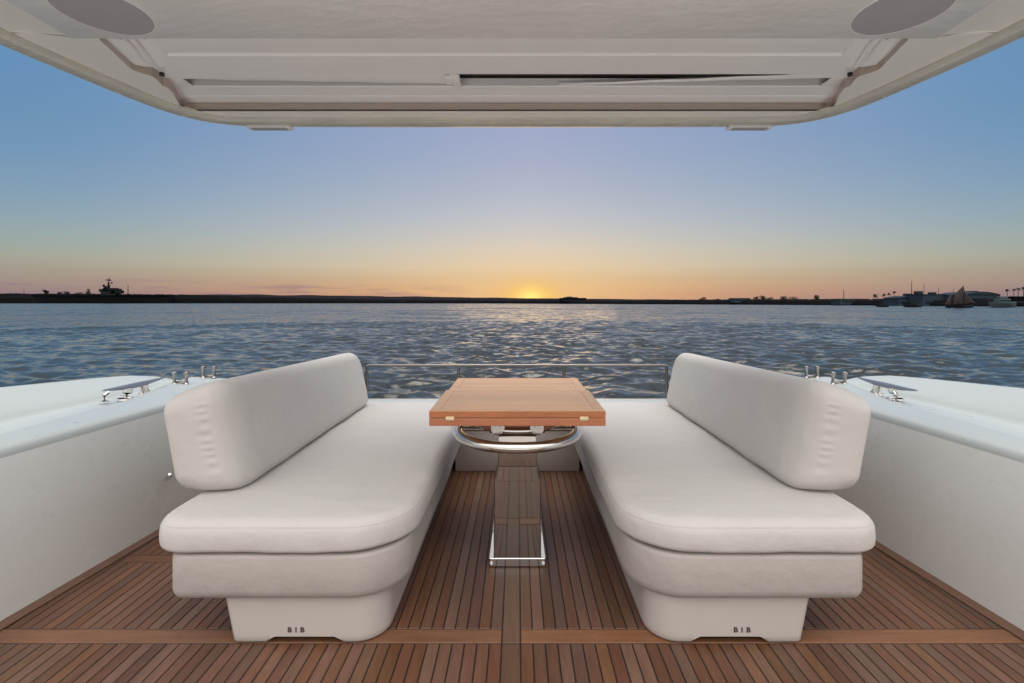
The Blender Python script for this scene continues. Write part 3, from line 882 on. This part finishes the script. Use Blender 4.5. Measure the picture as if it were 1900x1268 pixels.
# ------------------------------------------------------------------ gunwales
def gunwale(s, label):
    bm = bmesh.new(); rows = []
    ys = [-2.5, -1.5, -.5, .4, 1.0, 1.4, 1.8, 2.0, 2.2, 2.4, 2.6, 2.8, 2.95, 3.1, 3.2, 3.3, 3.4, 3.46, 3.50, 3.52]
    XC1 = [(-3, 2.03), (1.9, 2.0), (2.58, 2.04), (3.13, 2.20), (3.4, 2.24), (3.6, 2.2)]
    XC2 = [(-3, 2.42), (2.2, 2.37), (2.9, 2.33), (3.3, 2.35), (3.6, 2.30)]
    XO = [(-3, 2.66), (2.4, 2.57), (3.2, 2.53), (3.42, 2.50), (3.52, 2.42)]
    ZO = [(-3, .88), (1.0, .83), (2.4, .775), (3.0, .735), (3.2, .716), (3.38, .685), (3.47, .665), (3.52, .645)]
    for yv in ys:
        e = 0 if yv < 3.35 else (yv - 3.35) / .17           # rounding at the aft end
        dz = -.035 * e ** 3
        xi = interp(XI, yv) + .10 * e ** 3; c1 = interp(XC1, yv); c2 = interp(XC2, yv); xo = interp(XO, yv); zo = interp(ZO, yv)
        prof = [(xi + .004, -.10), (xi, .0), (xi - .002, .30), (xi - .002, .615), (xi + .003, .638), (xi + .018, .652), (xi + .04, .656),
                (c1 - .03, .676), (c1 - .008, .677), (c1 + .004, .668), (c1 + .014, .645), (c2 - .025, .636), (c2 - .01, .640), (c2, .655)]
        for i in range(1, 6):
            t = i / 6; prof.append((c2 + (xo - .05 - c2) * t, .652 + (zo - .012 - .652) * (t ** .8)))
        prof += [(xo - .05, zo - .006), (xo - .025, zo), (xo, zo - .006), (xo + .012, zo - .03), (xo + .01, zo - .10), (xo - .02, 0), (xo - .12, -.8), (xo - .35, -1.7)]
        rows.append([bm.verts.new((CX + s * a, yv, b_ + (dz if b_ > .5 else 0))) for a, b_ in prof])
    for A_, B_ in zip(rows, rows[1:]):
        for i in range(len(A_) - 1): bm.faces.new((A_[i], A_[i + 1], B_[i + 1], B_[i]))
    bm.faces.new(rows[-1])
    # pale upper band uses the cap gelcoat
    t = empty('gunwale', (CX + s * 2.0, 1, 0), label, 'gunwale', 'gunwales either side of the cockpit')
    o = from_bm('side_wall', bm, M_gel, t, True, 50)
    o.data.materials.append(M_cap)
    n = len(rows[0]) - 1
    for p_ in o.data.polygons:
        zc = p_.center.z
        if zc > .62 and len(p_.vertices) == 4: p_.material_index = 1
    return t
gunwale(-1, 'white moulded gunwale wall with side deck on the left side of the cockpit')
gunwale(1, 'white moulded gunwale wall with side deck on the right side of the cockpit')
# hull beneath the deck, down to the water
bm = bmesh.new(); rows = []
for yv, hw in [(-2.5, 2.3), (1, 2.35), (3, 2.3), (3.8, 2.2)]:
    rows.append([bm.verts.new((CX - hw, yv, -.13)), bm.verts.new((CX + hw, yv, -.13)), bm.verts.new((CX + hw - .3, yv, -1.8)), bm.verts.new((CX - hw + .3, yv, -1.8))])
for A_, B_ in zip(rows, rows[1:]):
    for i in range(4): bm.faces.new((A_[i], A_[(i + 1) % 4], B_[(i + 1) % 4], B_[i]))
bm.faces.new(rows[0]); bm.faces.new(rows[-1][::-1])
tag(from_bm('hull', bm, M_gel, None, False), kind='structure')

# ------------------------------------------------------------------ cleats, fairleads, wall hook
def cleat(x, y0, y1, label):
    t = empty('mooring_cleat', (x, (y0 + y1) / 2, .655), label, 'cleat', 'mooring cleats on the side decks')
    ym = (y0 + y1) / 2
    bm = bmesh.new(); n = 17; pts = []; rd = []
    for i in range(n):
        u = i / (n - 1) * 2 - 1
        pts.append((x, ym + u * (y1 - y0) / 2, .718 + .010 * abs(u) ** 2)); rd.append(.006 + .019 * (1 - abs(u) ** 1.6))
    add_tube(bm, pts, rd, n=14, sx=.6); from_bm('horn', bm, M_dark, t)
    for d in (-.062, .062):
        bm = bmesh.new()
        add_tube(bm, [(x, ym + d * 1.2, .655), (x, ym + d * 1.15, .665), (x, ym + d, .685), (x, ym + d * .95, .712)], [.034, .026, .022, .026], n=18)
        add_tube(bm, [(x, ym + d * 1.2, .650), (x, ym + d * 1.2, .659)], [.042, .040], n=20)
        from_bm('leg', bm, M_chrome, t)
    bm = bmesh.new(); add_tube(bm, [(x - .055, ym - .15, .655), (x - .055, ym - .15, .69), (x - .05, ym - .13, .70)], [.012, .012, .010], n=10)
    add_tube(bm, [(x - .055, ym - .15, .651), (x - .055, ym - .15, .657)], .022, n=14); from_bm('pin', bm, M_chrome, t)
cleat(-2.215, 2.59, 3.04, 'steel horn cleat on two posts on the left side deck')
cleat(2.135, 2.59, 3.04, 'steel horn cleat on two posts on the right side deck')
def fairlead(x, y, label, h=.085):
    t = empty('roller_fairlead', (x, y, .65), label, 'fairlead', 'roller fairleads at the aft corners')
    bm = bmesh.new(); add_box(bm, x - .06, x + .06, y - .035, y + .035, .645, .668, .006); from_bm('base_plate', bm, M_steel, t)
    for d in (-.038, .038):
        bm = bmesh.new(); z0 = .667
        prof = [(0, .016), (.006, .016), (.012, .010), (h * .5, .009), (h - .02, .010), (h - .012, .017), (h - .004, .017), (h, .012)]
        add_tube(bm, [(x + d, y, z0 + a) for a, _ in prof], [b_ for _, b_ in prof], n=16); from_bm('roller', bm, M_steel, t)
    bm = bmesh.new(); add_cyl(bm, (x - .034, y + .02, .68), (x + .034, y + .02, .68), .010, 12); from_bm('roller', bm, M_steel, t)
for s, nm in ((-1, 'left'), (1, 'right')):
    sx = CX + s * 2.10
    fairlead(CX + s * 2.125, 3.13, 'nearer of the two steel roller fairleads at the %s aft corner' % nm)
    fairlead(CX + s * 2.115, 3.40, 'farther of the two steel roller fairleads at the %s aft corner' % nm)
bm = bmesh.new()
add_tube(bm, [(-1.925, 2.62, .252), (-1.895, 2.62, .252)], .018, n=14)
add_tube(bm, [(-1.90, 2.62, .252), (-1.865, 2.60, .260), (-1.84, 2.57, .277), (-1.835, 2.56, .292)], [.008, .008, .007, .006], n=10)
tag(from_bm('wall_hook', bm, M_chrome), 'small steel hook on the left wall beside the left backrest', 'hook')

# ------------------------------------------------------------------ stern: aft bulkhead, bench between the sofas, rail
t = empty('aft_bulkhead', (0, 3.76, 0), 'low white bulkhead across the stern behind the seats', 'bulkhead')
bm = bmesh.new(); add_box(bm, -1.34, 1.34, 3.725, 3.83, -1.4, .420, .005, 3); from_bm('panel', bm, M_gel, t)
bm = bmesh.new(); add_box(bm, -1.36, 1.36, 3.715, 3.85, .421, .436, .006, 3); from_bm('cap', bm, M_cap, t)
t = empty('stern_rail', (0, 3.80, .45), 'thin stainless steel handrail across the stern over the water', 'handrail')
RY = 3.80
bm = bmesh.new()
add_tube(bm, [(-1.18, RY, .45), (-1.18, RY, .69), (-1.177, RY, .70), (-1.165, RY, .705), (0, RY, .705), (1.155, RY, .705), (1.167, RY, .70), (1.17, RY, .69), (1.17, RY, .45)], .0125, n=14, sx=.9)
from_bm('top_rail', bm, M_rail, t)
for xx in (-.46, .365):
    bm = bmesh.new(); add_cyl(bm, (xx, RY, .452), (xx, RY, .70), .0115, 12); add_cyl(bm, (xx, RY, .45), (xx, RY, .458), .026, 16)
    from_bm('post', bm, M_rail, t)

# ------------------------------------------------------------------ the two sofas
idm = lambda u, v, w: Vector((u, v, w))
Z_SEAM, Z_SEAT = 0.325, 0.452
def sofa(s, label):
    t = empty('sofa', (s * .8, 2.6, 0), label, 'sofa', 'facing cockpit sofas')
    def mp(u, v, w): return Vector((s * u, v, w))
    # plan in (x outward, y aft); ccw for s=+1
    P = round_poly([(.375, 1.668), (1.288, 1.668), (1.288, 3.70), (.375, 3.70)], [.23, .115, .05, .03], .022)
    cushion('seat_cushion', P, Z_SEAM + .0085, Z_SEAT - .010, .050, (.82, 2.1), (.82, 3.3), mp, M_fab, t, crown=.012, lump=.006, r_low=.018, bulge=.0012)
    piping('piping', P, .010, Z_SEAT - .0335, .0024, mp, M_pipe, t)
    # upholstered base band, leaning in towards the deck
    P2 = round_poly([(.40, 1.674), (1.212, 1.674), (1.212, 3.70), (.40, 3.70)], [.19, .045, .03, .03], .022)
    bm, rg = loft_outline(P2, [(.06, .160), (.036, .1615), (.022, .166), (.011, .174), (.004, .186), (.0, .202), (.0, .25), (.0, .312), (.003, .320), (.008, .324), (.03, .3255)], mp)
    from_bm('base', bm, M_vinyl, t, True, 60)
    # plinth, narrower, with a low toe slot cut at the front
    P3_ = round_poly([(.465, 1.703), (1.033, 1.703), (1.010, 3.70), (.465, 3.70)], [.11, .02, .02, .02], .012)
    def mpf(u, v, w):
        k_ = (w - .162) / .162
        uu = u + .032 * k_ * max(0, (u - .6) / .43) if u > .6 else u
        z_ = w
        if w < .03 and v < 1.74:
            a = max(0, min(1, min(u - .612, .905 - u) / .035))
            z_ = w * (1 - a) + max(w, .026) * a
        return Vector((s * uu, v, z_))
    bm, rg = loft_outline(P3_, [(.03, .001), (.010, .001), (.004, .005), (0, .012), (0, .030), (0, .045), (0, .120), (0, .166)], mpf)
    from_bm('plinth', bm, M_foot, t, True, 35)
    # backrest bolster: outline in (y, z), thickness towards the side deck
    zt0, zt1 = .885, .835
    P4 = round_poly([(1.885, .448), (3.56, .448), (3.56, zt1), (1.88, zt0)], [.085, .085, .12, .09], .007)
    def mb(u, v, w):
        lean = (v - .458) * .19
        h = (v - .458) / .42
        # thinner towards the top on the outer side, soft corners at the near end
        out_ = w
        d = w * (1 - .07 * h) 
        dz = -.30 * max(0, w - .06) * max(0, h) ** 2
        if u < 2.03:                        # the inner face rounds away towards the near end
            d += .045 * ((2.03 - u) / .145) ** 2 * max(0, 1 - w / .27)
        if u < 1.96 and .50 < v < .84:      # gathers at the near seam
            g_ = math.exp(-((w - .050) / .014) ** 2) * min(1, (v - .50) / .05, (.84 - v) / .05) * max(0, min(1, (1.96 - u) / .04))
            u += .0040 * g_ * math.sin(v * 2 * math.pi / .034 + 1.5 * math.sin(v * 40))
        return Vector((s * (1.075 + lean + d), u, v + dz))
    cushion('backrest', P4, 0.0, .268, .048, (2.15, .665), (3.30, .65), mb, M_fab, t, crown=.006, lump=.004, r_low=.052, both=True, bulge=.006)
    # lettering on the plinth
    cu = bpy.data.curves.new('lettering', 'FONT'); cu.body = 'B1B'; cu.size = .024; cu.extrude = .0008; cu.align_x = 'CENTER'; cu.space_character = 1.55; cu.offset = .0006
    tmp = bpy.data.objects.new('tmp', cu); COL.objects.link(tmp)
    bpy.context.view_layer.update()
    me = bpy.data.meshes.new_from_object(tmp.evaluated_get(bpy.context.evaluated_depsgraph_get()))
    bpy.data.objects.remove(tmp)
    cx = (550 - 960) / 900 * 1.706 if s < 0 else (1376 - 960) / 900 * 1.706
    for v in me.vertices:
        v.co = Vector((cx + v.co.x * 1.15, 1.7025 - v.co.z, .042 + v.co.y))
    link('lettering', me, M_letter, t)
    return t
sofa(-1, 'pale grey cushioned sofa on the left of the folding table')
sofa(1, 'pale grey cushioned sofa on the right of the folding table')
t = empty('aft_bench', (0, 3.5, 0), 'pale bench section joining the two sofas behind the table', 'bench')
bm = bmesh.new(); add_box(bm, -.44, .44, 3.44, 3.70, 0.001, .322, .006); from_bm('base', bm, M_foot, t)
P = round_poly([(-.372, 3.415), (.372, 3.415), (.372, 3.70), (-.372, 3.70)], [.03] * 4, .022)
cushion('seat_cushion', P, .328, .440, .03, (-.25, 3.56), (.25, 3.56), idm, M_fab, t, crown=.01, lump=.003)

# ------------------------------------------------------------------ folding teak table
T = empty('folding_table', (0, 2.3, 0), 'varnished teak folding table on a polished steel pedestal between the sofas', 'table')
def leaf(name, y0, y1, hw, z0, z1, mat_top, seed):
    """a board-built leaf: frame round a field of narrow boards"""
    b = .045; me_r = []
    bm = bmesh.new(); lay = bm.loops.layers.float_color.new('tone'); rr = random.Random(seed)
    def brd(x0, x1, ya, yb, zz0, zz1, bev=.0015):
        before = set(bm.faces)
        add_box(bm, x0, x1, ya, yb, zz0, zz1, bev, 2)
        tn = (rr.uniform(.35, .65), rr.uniform(.3, .7), rr.uniform(.3, .7), 1)
        for f in bm.faces:
            if f not in before:
                for l in f.loops: l[lay] = tn
    brd(-hw, hw, y0, y0 + b, z0, z1, .0025); brd(-hw, hw, y1 - b, y1, z0, z1, .0025)
    brd(-hw, -hw + b, y0 + b + .0006, y1 - b - .0006, z0, z1, .0025); brd(hw - b, hw, y0 + b + .0006, y1 - b - .0006, z0, z1, .0025)
    n = 9 if y1 - y0 > .4 else 7; w = (y1 - y0 - 2 * b) / n
    for i in range(n):
        ya = y0 + b + i * w
        brd(-hw + b + .0005, hw - b - .0005, ya + .0004, ya + w - .0004, z0 + .001, z1 - .0005, .0006)
    me = bpy.data.meshes.new(name); bm.to_mesh(me); bm.free()
    me.polygons.foreach_set('use_smooth', [False] * len(me.polygons))
    me.materials.append(mat_top); me.materials.append(M_tabled)
    for p_ in me.polygons:
        if abs(p_.normal.z) < .5: p_.material_index = 1
    return link(name, me, None, T)
leaf('table_leaf', 2.00, 2.486, .3645, .7225, .751, M_table, 1)
leaf('table_leaf', 2.4895, 2.874, .353, .7225, .7505, M_table, 2)
leaf('table_leaf', 2.00, 2.486, .3645, .689, .7195, M_table, 3)
leaf('table_leaf', 2.4895, 2.874, .353, .689, .7195, M_table, 4)
for xx in (-.278, .275):
    bm = bmesh.new()
    add_box(bm, xx - .017, xx + .017, 1.9975, 2.0, .722, .729, .0008); add_box(bm, xx - .017, xx + .017, 1.9975, 2.0, .711, .7175, .0008)
    add_cyl(bm, (xx - .019, 1.9968, .7205), (xx + .019, 1.9968, .7205), .0028, 10)
    from_bm('hinge', bm, M_brass, T)
# teak block and mounting ring under the top
bm = bmesh.new()
P = round_poly([(-.165, 2.12), (.165, 2.12), (.165, 2.46), (-.165, 2.46)], [.07] * 4, .02)
bm, _ = loft_outline(P, [(.012, .632), (.0, .642), (0, .688)], idm)
o = from_bm('mounting_block', bm, M_tabled, T)
bm = bmesh.new(); nn = 56
ring = [(math.cos(2 * math.pi * i / nn) * .275, 2.287 + math.sin(2 * math.pi * i / nn) *   .272, .594) for i in range(nn)]
add_tube(bm, ring, .0235, n=20, closed=True); from_bm('steel_ring', bm, M_chrome, T)
bm = bmesh.new()
ring = [(math.cos(2 * math.pi * i / nn) * .185, 2.287 + math.sin(2 * math.pi * i / nn) * .185, .640) for i in range(nn)]
add_tube(bm, ring, .009, n=12, closed=True, sx=1.3)
from_bm('inner_ring', bm, M_chrome, T)
for sx in (-1, 1):
    bm = bmesh.new()
    add_tube(bm, [(sx * .268, 2.287, .61), (sx * .262, 2.287, .65), (sx * .235, 2.287, .688)], [.013, .012, .014], n=12)
    add_box(bm, sx * .235 - .03, sx * .235 + .03, 2.26, 2.31, .683, .6885, .001)
    add_tube(bm, [(sx * .09, 2.287, .600), (sx * .26, 2.287, .603)], .010, n=10)
    from_bm('ring_bracket', bm, M_steel, T)
bm = bmesh.new(); add_box(bm, -.125, .125, 2.175, 2.43, .612, .630, .002, 2); from_bm('head_plate', bm, M_rail, T)
for xx in (-.085, .085):
    bm = bmesh.new(); add_cyl(bm, (xx, 2.13, .652), (xx, 2.105, .652), .030, 22); add_cyl(bm, (xx, 2.12, .652), (xx, 2.098, .652), .013, 14); from_bm('locking_knob', bm, M_steel, T)
bm = bmesh.new(); add_box(bm, -.088, .088, 2.2005, 2.42, .452, .612, .006, 4); from_bm('upper_column', bm, M_col, T)
bm = bmesh.new()
rows = []
for i in range(9):      # the sides flare out in a hollow curve, front and back stay flat
    u = i / 8; hw = .106 - .018 * math.sin(u * math.pi / 2) ** .8
    rows.append([bm.verts.new((a * hw, yy, .388 + u * .066)) for a, yy in ((-1, 2.1995), (1, 2.1995), (1, 2.4205), (-1, 2.4205))])
for A_, B_ in zip(rows, rows[1:]):
    for i in range(4): bm.faces.new((A_[i], A_[(i + 1) % 4], B_[(i + 1) % 4], B_[i]))
bm.faces.new(rows[0][::-1]); bm.faces.new(rows[-1])
from_bm('collar', bm, M_col, T, True, 25)
P = round_poly([(-.106, 2.20), (.106, 2.20), (.106, 2.42), (-.106, 2.42)], [.007] * 4, .05, 5)
bm, _ = loft_outline(P, [(0, .02), (0, .3872)], idm); from_bm('lower_column', bm, M_col, T, True, 30)
bm = bmesh.new()
P = round_poly([(-.128, 2.196), (.128, 2.196), (.128, 2.424), (-.128, 2.424)], [.006] * 4, .05, 6)
bm, _ = loft_outline(P, [(0, .0045), (0, .038), (.0015, .0395), (.02, .0395)], idm); from_bm('base_plate', bm, M_chrome, T, True, 30)
for sx in (-1, 1):
    bm = bmesh.new()
    a = [(sx * .1075, .155), (sx * .113, .15), (sx * .127, .0396), (sx * .1075, .0396)]
    f0 = [bm.verts.new((p_[0], 2.1985, p_[1])) for p_ in a]; f1 = [bm.verts.new((p_[0], 2.428, p_[1])) for p_ in a]
    bm.faces.new(f0); bm.faces.new(f1[::-1])
    for i in range(4): bm.faces.new((f0[i], f0[(i + 1) % 4], f1[(i + 1) % 4], f1[i]))
    from_bm('side_gusset', bm, M_brush, T, False)
    bm = bmesh.new(); add_cyl(bm, (sx * .117, 2.197, .020), (sx * .117, 2.1935, .020), .0075, 14); from_bm('screw', bm, M_brush, T)

# ------------------------------------------------------------------ hardtop overhead
RT = empty('hardtop_roof', (CX, 1, 2.15), 'cream moulded roof overhang with recessed blind track above the cockpit', 'roof')
HW = [(1.25, 1.948), (1.4, 1.93), (1.5, 1.92), (1.815, 1.886), (2.198, 1.806), (2.40, 1.755), (2.50, 1.705), (2.57, 1.64), (2.62, 1.56), (2.65, 1.46), (2.66, 1.32)]
half = [(h, yv) for yv, h in HW]
fine = []
for (a, b_) in zip(half, half[1:]):
    m_ = max(1, int(math.hypot(b_[0] - a[0], b_[1] - a[1]) / .04))
    for i in range(m_): fine.append((a[0] + (b_[0] - a[0]) * i / m_, a[1] + (b_[1] - a[1]) * i / m_))
fine.append(half[-1])
# smooth the corner a little
for _ in range(6):
    fine = [fine[0]] + [((fine[i - 1][0] + 2 * fine[i][0] + fine[i + 1][0]) / 4, (fine[i - 1][1] + 2 * fine[i][1] + fine[i + 1][1]) / 4) for i in range(1, len(fine) - 1)] + [fine[-1]]
mid = [(1.28 - i * .08, 2.662 + .004 * (1 - abs(1.28 - i * .08) / 1.32)) for i in range(33)]
outline = [Vector((CX + a, b_)) for a, b_ in fine] + [Vector((CX + a, b_)) for a, b_ in mid] + [Vector((CX - a, b_)) for a, b_ in fine[::-1]]
bm, rg = loft_outline(outline, [(.118, 2.176), (.116, 2.166), (.110, 2.158), (.085, 2.150), (.055, 2.147), (.03, 2.150), (.012, 2.160), (.0, 2.18), (-.005, 2.22), (.0, 2.28), (.03, 2.33), (.15, 2.36)], idm, cap0=False)
from_bm('rim', bm, M_rim, RT, True, 60)
ns = outline_normals(outline)
ZU = 2.172
inner = [Vector((p_.x - n_.x * .114, p_.y - n_.y * .114)) for p_, n_ in zip(outline, ns)]
RH = [(1.500, 1.80), (1.512, 1.85), (1.555, 2.00), (1.560, 2.035), (1.545, 2.060), (1.522, 2.085), (1.525, 2.12), (1.545, 2.18), (1.535, 2.20), (1.55, 2.25), (1.60, 2.36), (1.634, 2.445), (1.62, 2.466)]
rec = [Vector((CX + a, b_)) for a, b_ in RH] + [Vector((CX - a, b_)) for a, b_ in RH[::-1]]
# underside ring: a strip from y=1.76 aft, with the recess left open
bm = bmesh.new()
inn = [p_ for p_ in inner if p_.y >= 1.73]
o_v = [bm.verts.new((p_.x, p_.y, ZU)) for p_ in inn]
r_v = [bm.verts.new((p_.x, p_.y, ZU)) for p_ in rec]
mid_l = bm.verts.new((CX - 1.45, 1.735, ZU)); mid_r = bm.verts.new((CX + 1.45, 1.735, ZU))
es = [bm.edges.new((a, b_)) for a, b_ in zip(o_v, o_v[1:])] + [bm.edges.new((a, b_)) for a, b_ in zip(r_v, r_v[1:])] + [bm.edges.new((o_v[0], mid_r)), bm.edges.new((mid_r, r_v[0])), bm.edges.new((o_v[-1], mid_l)), bm.edges.new((mid_l, r_v[-1]))]
bmesh.ops.triangle_fill(bm, edges=es, use_beauty=True)
for e in list(bm.faces):
    pass
from_bm('underside', bm, M_roof, RT, False)
# walls of the recess
bm = bmesh.new(); r_v = [bm.verts.new((p_.x, p_.y, ZU)) for p_ in rec]
up = [bm.verts.new((v.co.x, v.co.y, 2.224)) for v in r_v]
for i in range(len(r_v) - 1): bm.faces.new((r_v[i], r_v[i + 1], up[i + 1], up[i]))
from_bm('recess_wall', bm, gelcoat('recess teak reflection', (0.55, 0.46, 0.40), 0.4), RT, False)  # brown reflection of the teak put into the wall colour
# side shoulders forward of the recess
for s in (-1, 1):
    bm = bmesh.new(); rows = []
    for i in range(14):
        yv = 1.26 + i * (1.745 - 1.26) / 13
        hw = interp(HW, yv)
        rows.append([bm.verts.new((CX + s * a, yv, zz)) for a, zz in ((hw - .11, ZU), (hw - .17, ZU + .001), (1.66, ZU - .004), (1.60, ZU - .010), (1.55, 2.153), (1.50, 2.151))])
    for A_, B_ in zip(rows, rows[1:]):
        for i in range(5): bm.faces.new((A_[i], A_[i + 1], B_[i + 1], B_[i]))
    bm.faces.new(rows[-1])
    from_bm('shoulder', bm, M_roof, RT, True, 60)
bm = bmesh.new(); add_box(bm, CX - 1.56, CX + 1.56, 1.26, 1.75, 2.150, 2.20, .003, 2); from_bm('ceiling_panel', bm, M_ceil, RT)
# inside of the recess
bm = bmesh.new(); add_box(bm, CX - 1.70, CX + 1.70, 1.752, 2.49, 2.262, 2.29); from_bm('recess_lining', bm, M_slot, RT, False)
def strip(name, pts, x0, x1, mat, thick=.004, flare=None):
    """a panel across the recess with a bent section: pts (y, z)"""
    bm = bmesh.new()
    fl = (lambda yy: flare(yy)) if flare else (lambda yy: 0)
    A_ = [bm.verts.new((x0 - fl(a), a, b_)) for a, b_ in pts]; B_ = [bm.verts.new((x1 + fl(a), a, b_)) for a, b_ in pts]
    A2 = [bm.verts.new((x0 - fl(a), a, b_ + thick)) for a, b_ in pts]; B2 = [bm.verts.new((x1 + fl(a), a, b_ + thick)) for a, b_ in pts]
    for i in range(len(pts) - 1):
        bm.faces.new((A_[i], B_[i], B_[i + 1], A_[i + 1])); bm.faces.new((A2[i], A2[i + 1], B2[i + 1], B2[i]))
    bm.faces.new((A_[0], A2[0], B2[0], B_[0])); bm.faces.new((A_[-1], B_[-1], B2[-1], A2[-1]))
    bm.faces.new(A_ + A2[::-1]); bm.faces.new(B_ + B2[::-1])
    return from_bm(name, bm, mat, RT, True, 20)
strip('blind_cassette', [(1.765, 2.215), (1.768, 2.190), (1.80, 2.184), (1.90, 2.198), (1.955, 2.203), (1.965, 2.197), (2.125, 2.199), (2.132, 2.203), (2.134, 2.245)], CX - 1.305, CX + 1.305, M_panel, flare=lambda yy: max(0, min(.18, (yy - 1.80) * .55)))
strip('aft_panel', [(2.283, 2.250), (2.284, 2.219), (2.290, 2.216), (2.385, 2.2165), (2.388, 2.2195), (2.392, 2.2195), (2.395, 2.2165), (2.440, 2.2155), (2.447, 2.212), (2.464, 2.2125), (2.4645, 2.224)], CX - 1.635, CX + 1.635, M_panel)
# the folded blind hanging in the slot: two long tapering strips
def taper(x0, x1, ya0, yb0, ya1, yb1, z, name='blind_edge'):
    bm = bmesh.new(); n = 24; rows = []
    for i in range(n + 1):
        u = i / n; xx = x0 + (x1 - x0) * u; a = ya0 + (ya1 - ya0) * u; b_ = yb0 + (yb1 - yb0) * u
        w = .0012 * math.sin(u * 23)
        rows.append([bm.verts.new((xx, a, z + w)), bm.verts.new((xx, (a + b_) / 2, z - .006 + w)), bm.verts.new((xx, b_, z + w)), bm.verts.new((xx, (a + b_) / 2, z + .012))])
    for A_, B_ in zip(rows, rows[1:]):
        for i in range(4): bm.faces.new((A_[i], A_[(i + 1) % 4], B_[(i + 1) % 4], B_[i]))
    bm.faces.new(rows[0]); bm.faces.new(rows[-1][::-1])
    from_bm(name, bm, M_panel, RT, True, 50)
def wx(px, Y): return (px - 960) / 900 * Y
taper(wx(330, 2.2), wx(850, 2.2), 2.150, 2.212, 2.150, 2.264, 2.218)
taper(wx(1040, 2.2), wx(1562, 2.2), 2.268, 2.274, 2.150, 2.205, 2.220)
bm = bmesh.new()
c0 = wx(846, 2.2)
add_box(bm, c0 - .02, c0 + .02, 2.137, 2.262, 2.197, 2.222, .006, 2); add_box(bm, c0 - .045, c0 - .012, 2.15, 2.22, 2.193, 2.212, .004, 2)
from_bm('blind_catch', bm, M_panel, RT)
for s in (-1, 1):
    bm = bmesh.new()      # end plates of the track, screws and hinge arm
    v = [bm.verts.new((CX + s * a, b_, 2.196)) for a, b_ in ((1.29, 1.765), (1.50, 1.795), (1.553, 2.0), (1.556, 2.035), (1.52, 2.052), (1.40, 2.052))]
    bm.faces.new(v)
    e = bmesh.ops.extrude_face_region(bm, geom=list(bm.faces))
    for q in e['geom']:
        if isinstance(q, bmesh.types.BMVert): q.co.z += .02
    from_bm('track_end_plate', bm, M_panel, RT, False)
    bm = bmesh.new()
    add_tube(bm, [(CX + s * 1.385, 1.80, 2.188), (CX + s * 1.43, 1.93, 2.190), (CX + s * 1.475, 2.04, 2.192)], .009, n=8)
    add_tube(bm, [(CX + s * 1.42, 1.80, 2.188), (CX + s * 1.45, 1.90, 2.190), (CX + s * 1.49, 2.00, 2.192)], .005, n=8)
    add_box(bm, CX + s * 1.40 - .06, CX + s * 1.40 + .06, 1.772, 1.802, 2.176, 2.195, .006)
    from_bm('hinge_arm', bm, M_panel, RT)
    bm = bmesh.new()
    for (a, b_) in ((1.345, 1.808), (1.435, 1.812), (1.50, 2.115)):
        add_cyl(bm, (CX + s * a, b_, 2.200), (CX + s * a, b_, 2.187), .010, 12)
    from_bm('screw', bm, M_slot, RT)
    bm = bmesh.new(); add_box(bm, CX + s * 1.53 - .055, CX + s * 1.53 + .055, 2.055, 2.288, 2.2145, 2.223, .003); from_bm('track_cover', bm, M_panel, RT)
def disc(name, cx, cy, r_, z, label, cat, group, mat):
    bm = bmesh.new(); n = 56
    prof = [(r_ + .004, z), (r_ + .003, z - .002), (r_ + .001, z - .003), (r_ - .001, z - .0025)]
    t = empty(name, (cx, cy, z), label, cat, group)
    rows = [[bm.verts.new((cx + math.cos(2 * math.pi * i / n) * a, cy + math.sin(2 * math.pi * i / n) * a, b_)) for i in range(n)] for a, b_ in prof]
    for A_, B_ in zip(rows, rows[1:]):
        for i in range(n): bm.faces.new((A_[i], A_[(i + 1) % n], B_[(i + 1) % n], B_[i]))
    from_bm('trim_ring', bm, M_panel, t)
    bm = bmesh.new()
    rows = [[bm.verts.new((cx + math.cos(2 * math.pi * i / n) * a, cy + math.sin(2 * math.pi * i / n) * a, b_)) for i in range(n)] for a, b_ in ((r_ - .001, z - .0025), (r_ * .8, z - .0055), (r_ * .4, z - .007), (.01, z - .0075))]
    for A_, B_ in zip(rows, rows[1:]):
        for i in range(n): bm.faces.new((A_[i], A_[(i + 1) % n], B_[(i + 1) % n], B_[i]))
    bm.faces.new(rows[-1])
    from_bm('grille', bm, mat, t)
disc('ceiling_speaker', CX - 1.305, 1.585, .137, 2.1495, 'round grey loudspeaker set in the ceiling at the upper left', 'speaker', 'round ceiling loudspeakers', M_speaker)
disc('ceiling_speaker', CX + 1.305, 1.585, .137, 2.1495, 'round grey loudspeaker set in the ceiling at the upper right', 'speaker', 'round ceiling loudspeakers', M_speaker)
for cx, lab in ((wx(500, 2.62), 'left'), (wx(1391, 2.62), 'right')):
    t = empty('deck_light', (cx, 2.63, 2.146), 'small flat light fitting under the %s part of the roof edge' % lab, 'light fitting', 'flat fittings under the roof edge')
    bm = bmesh.new(); add_box(bm, cx - .118, cx + .118, 2.60, 2.655, 2.138, 2.152, .004, 2); from_bm('housing', bm, M_panel, t)
    bm = bmesh.new(); add_box(bm, cx - .095, cx + .095, 2.607, 2.648, 2.1368, 2.1385, .0005); from_bm('lens', bm, M_speaker, t)
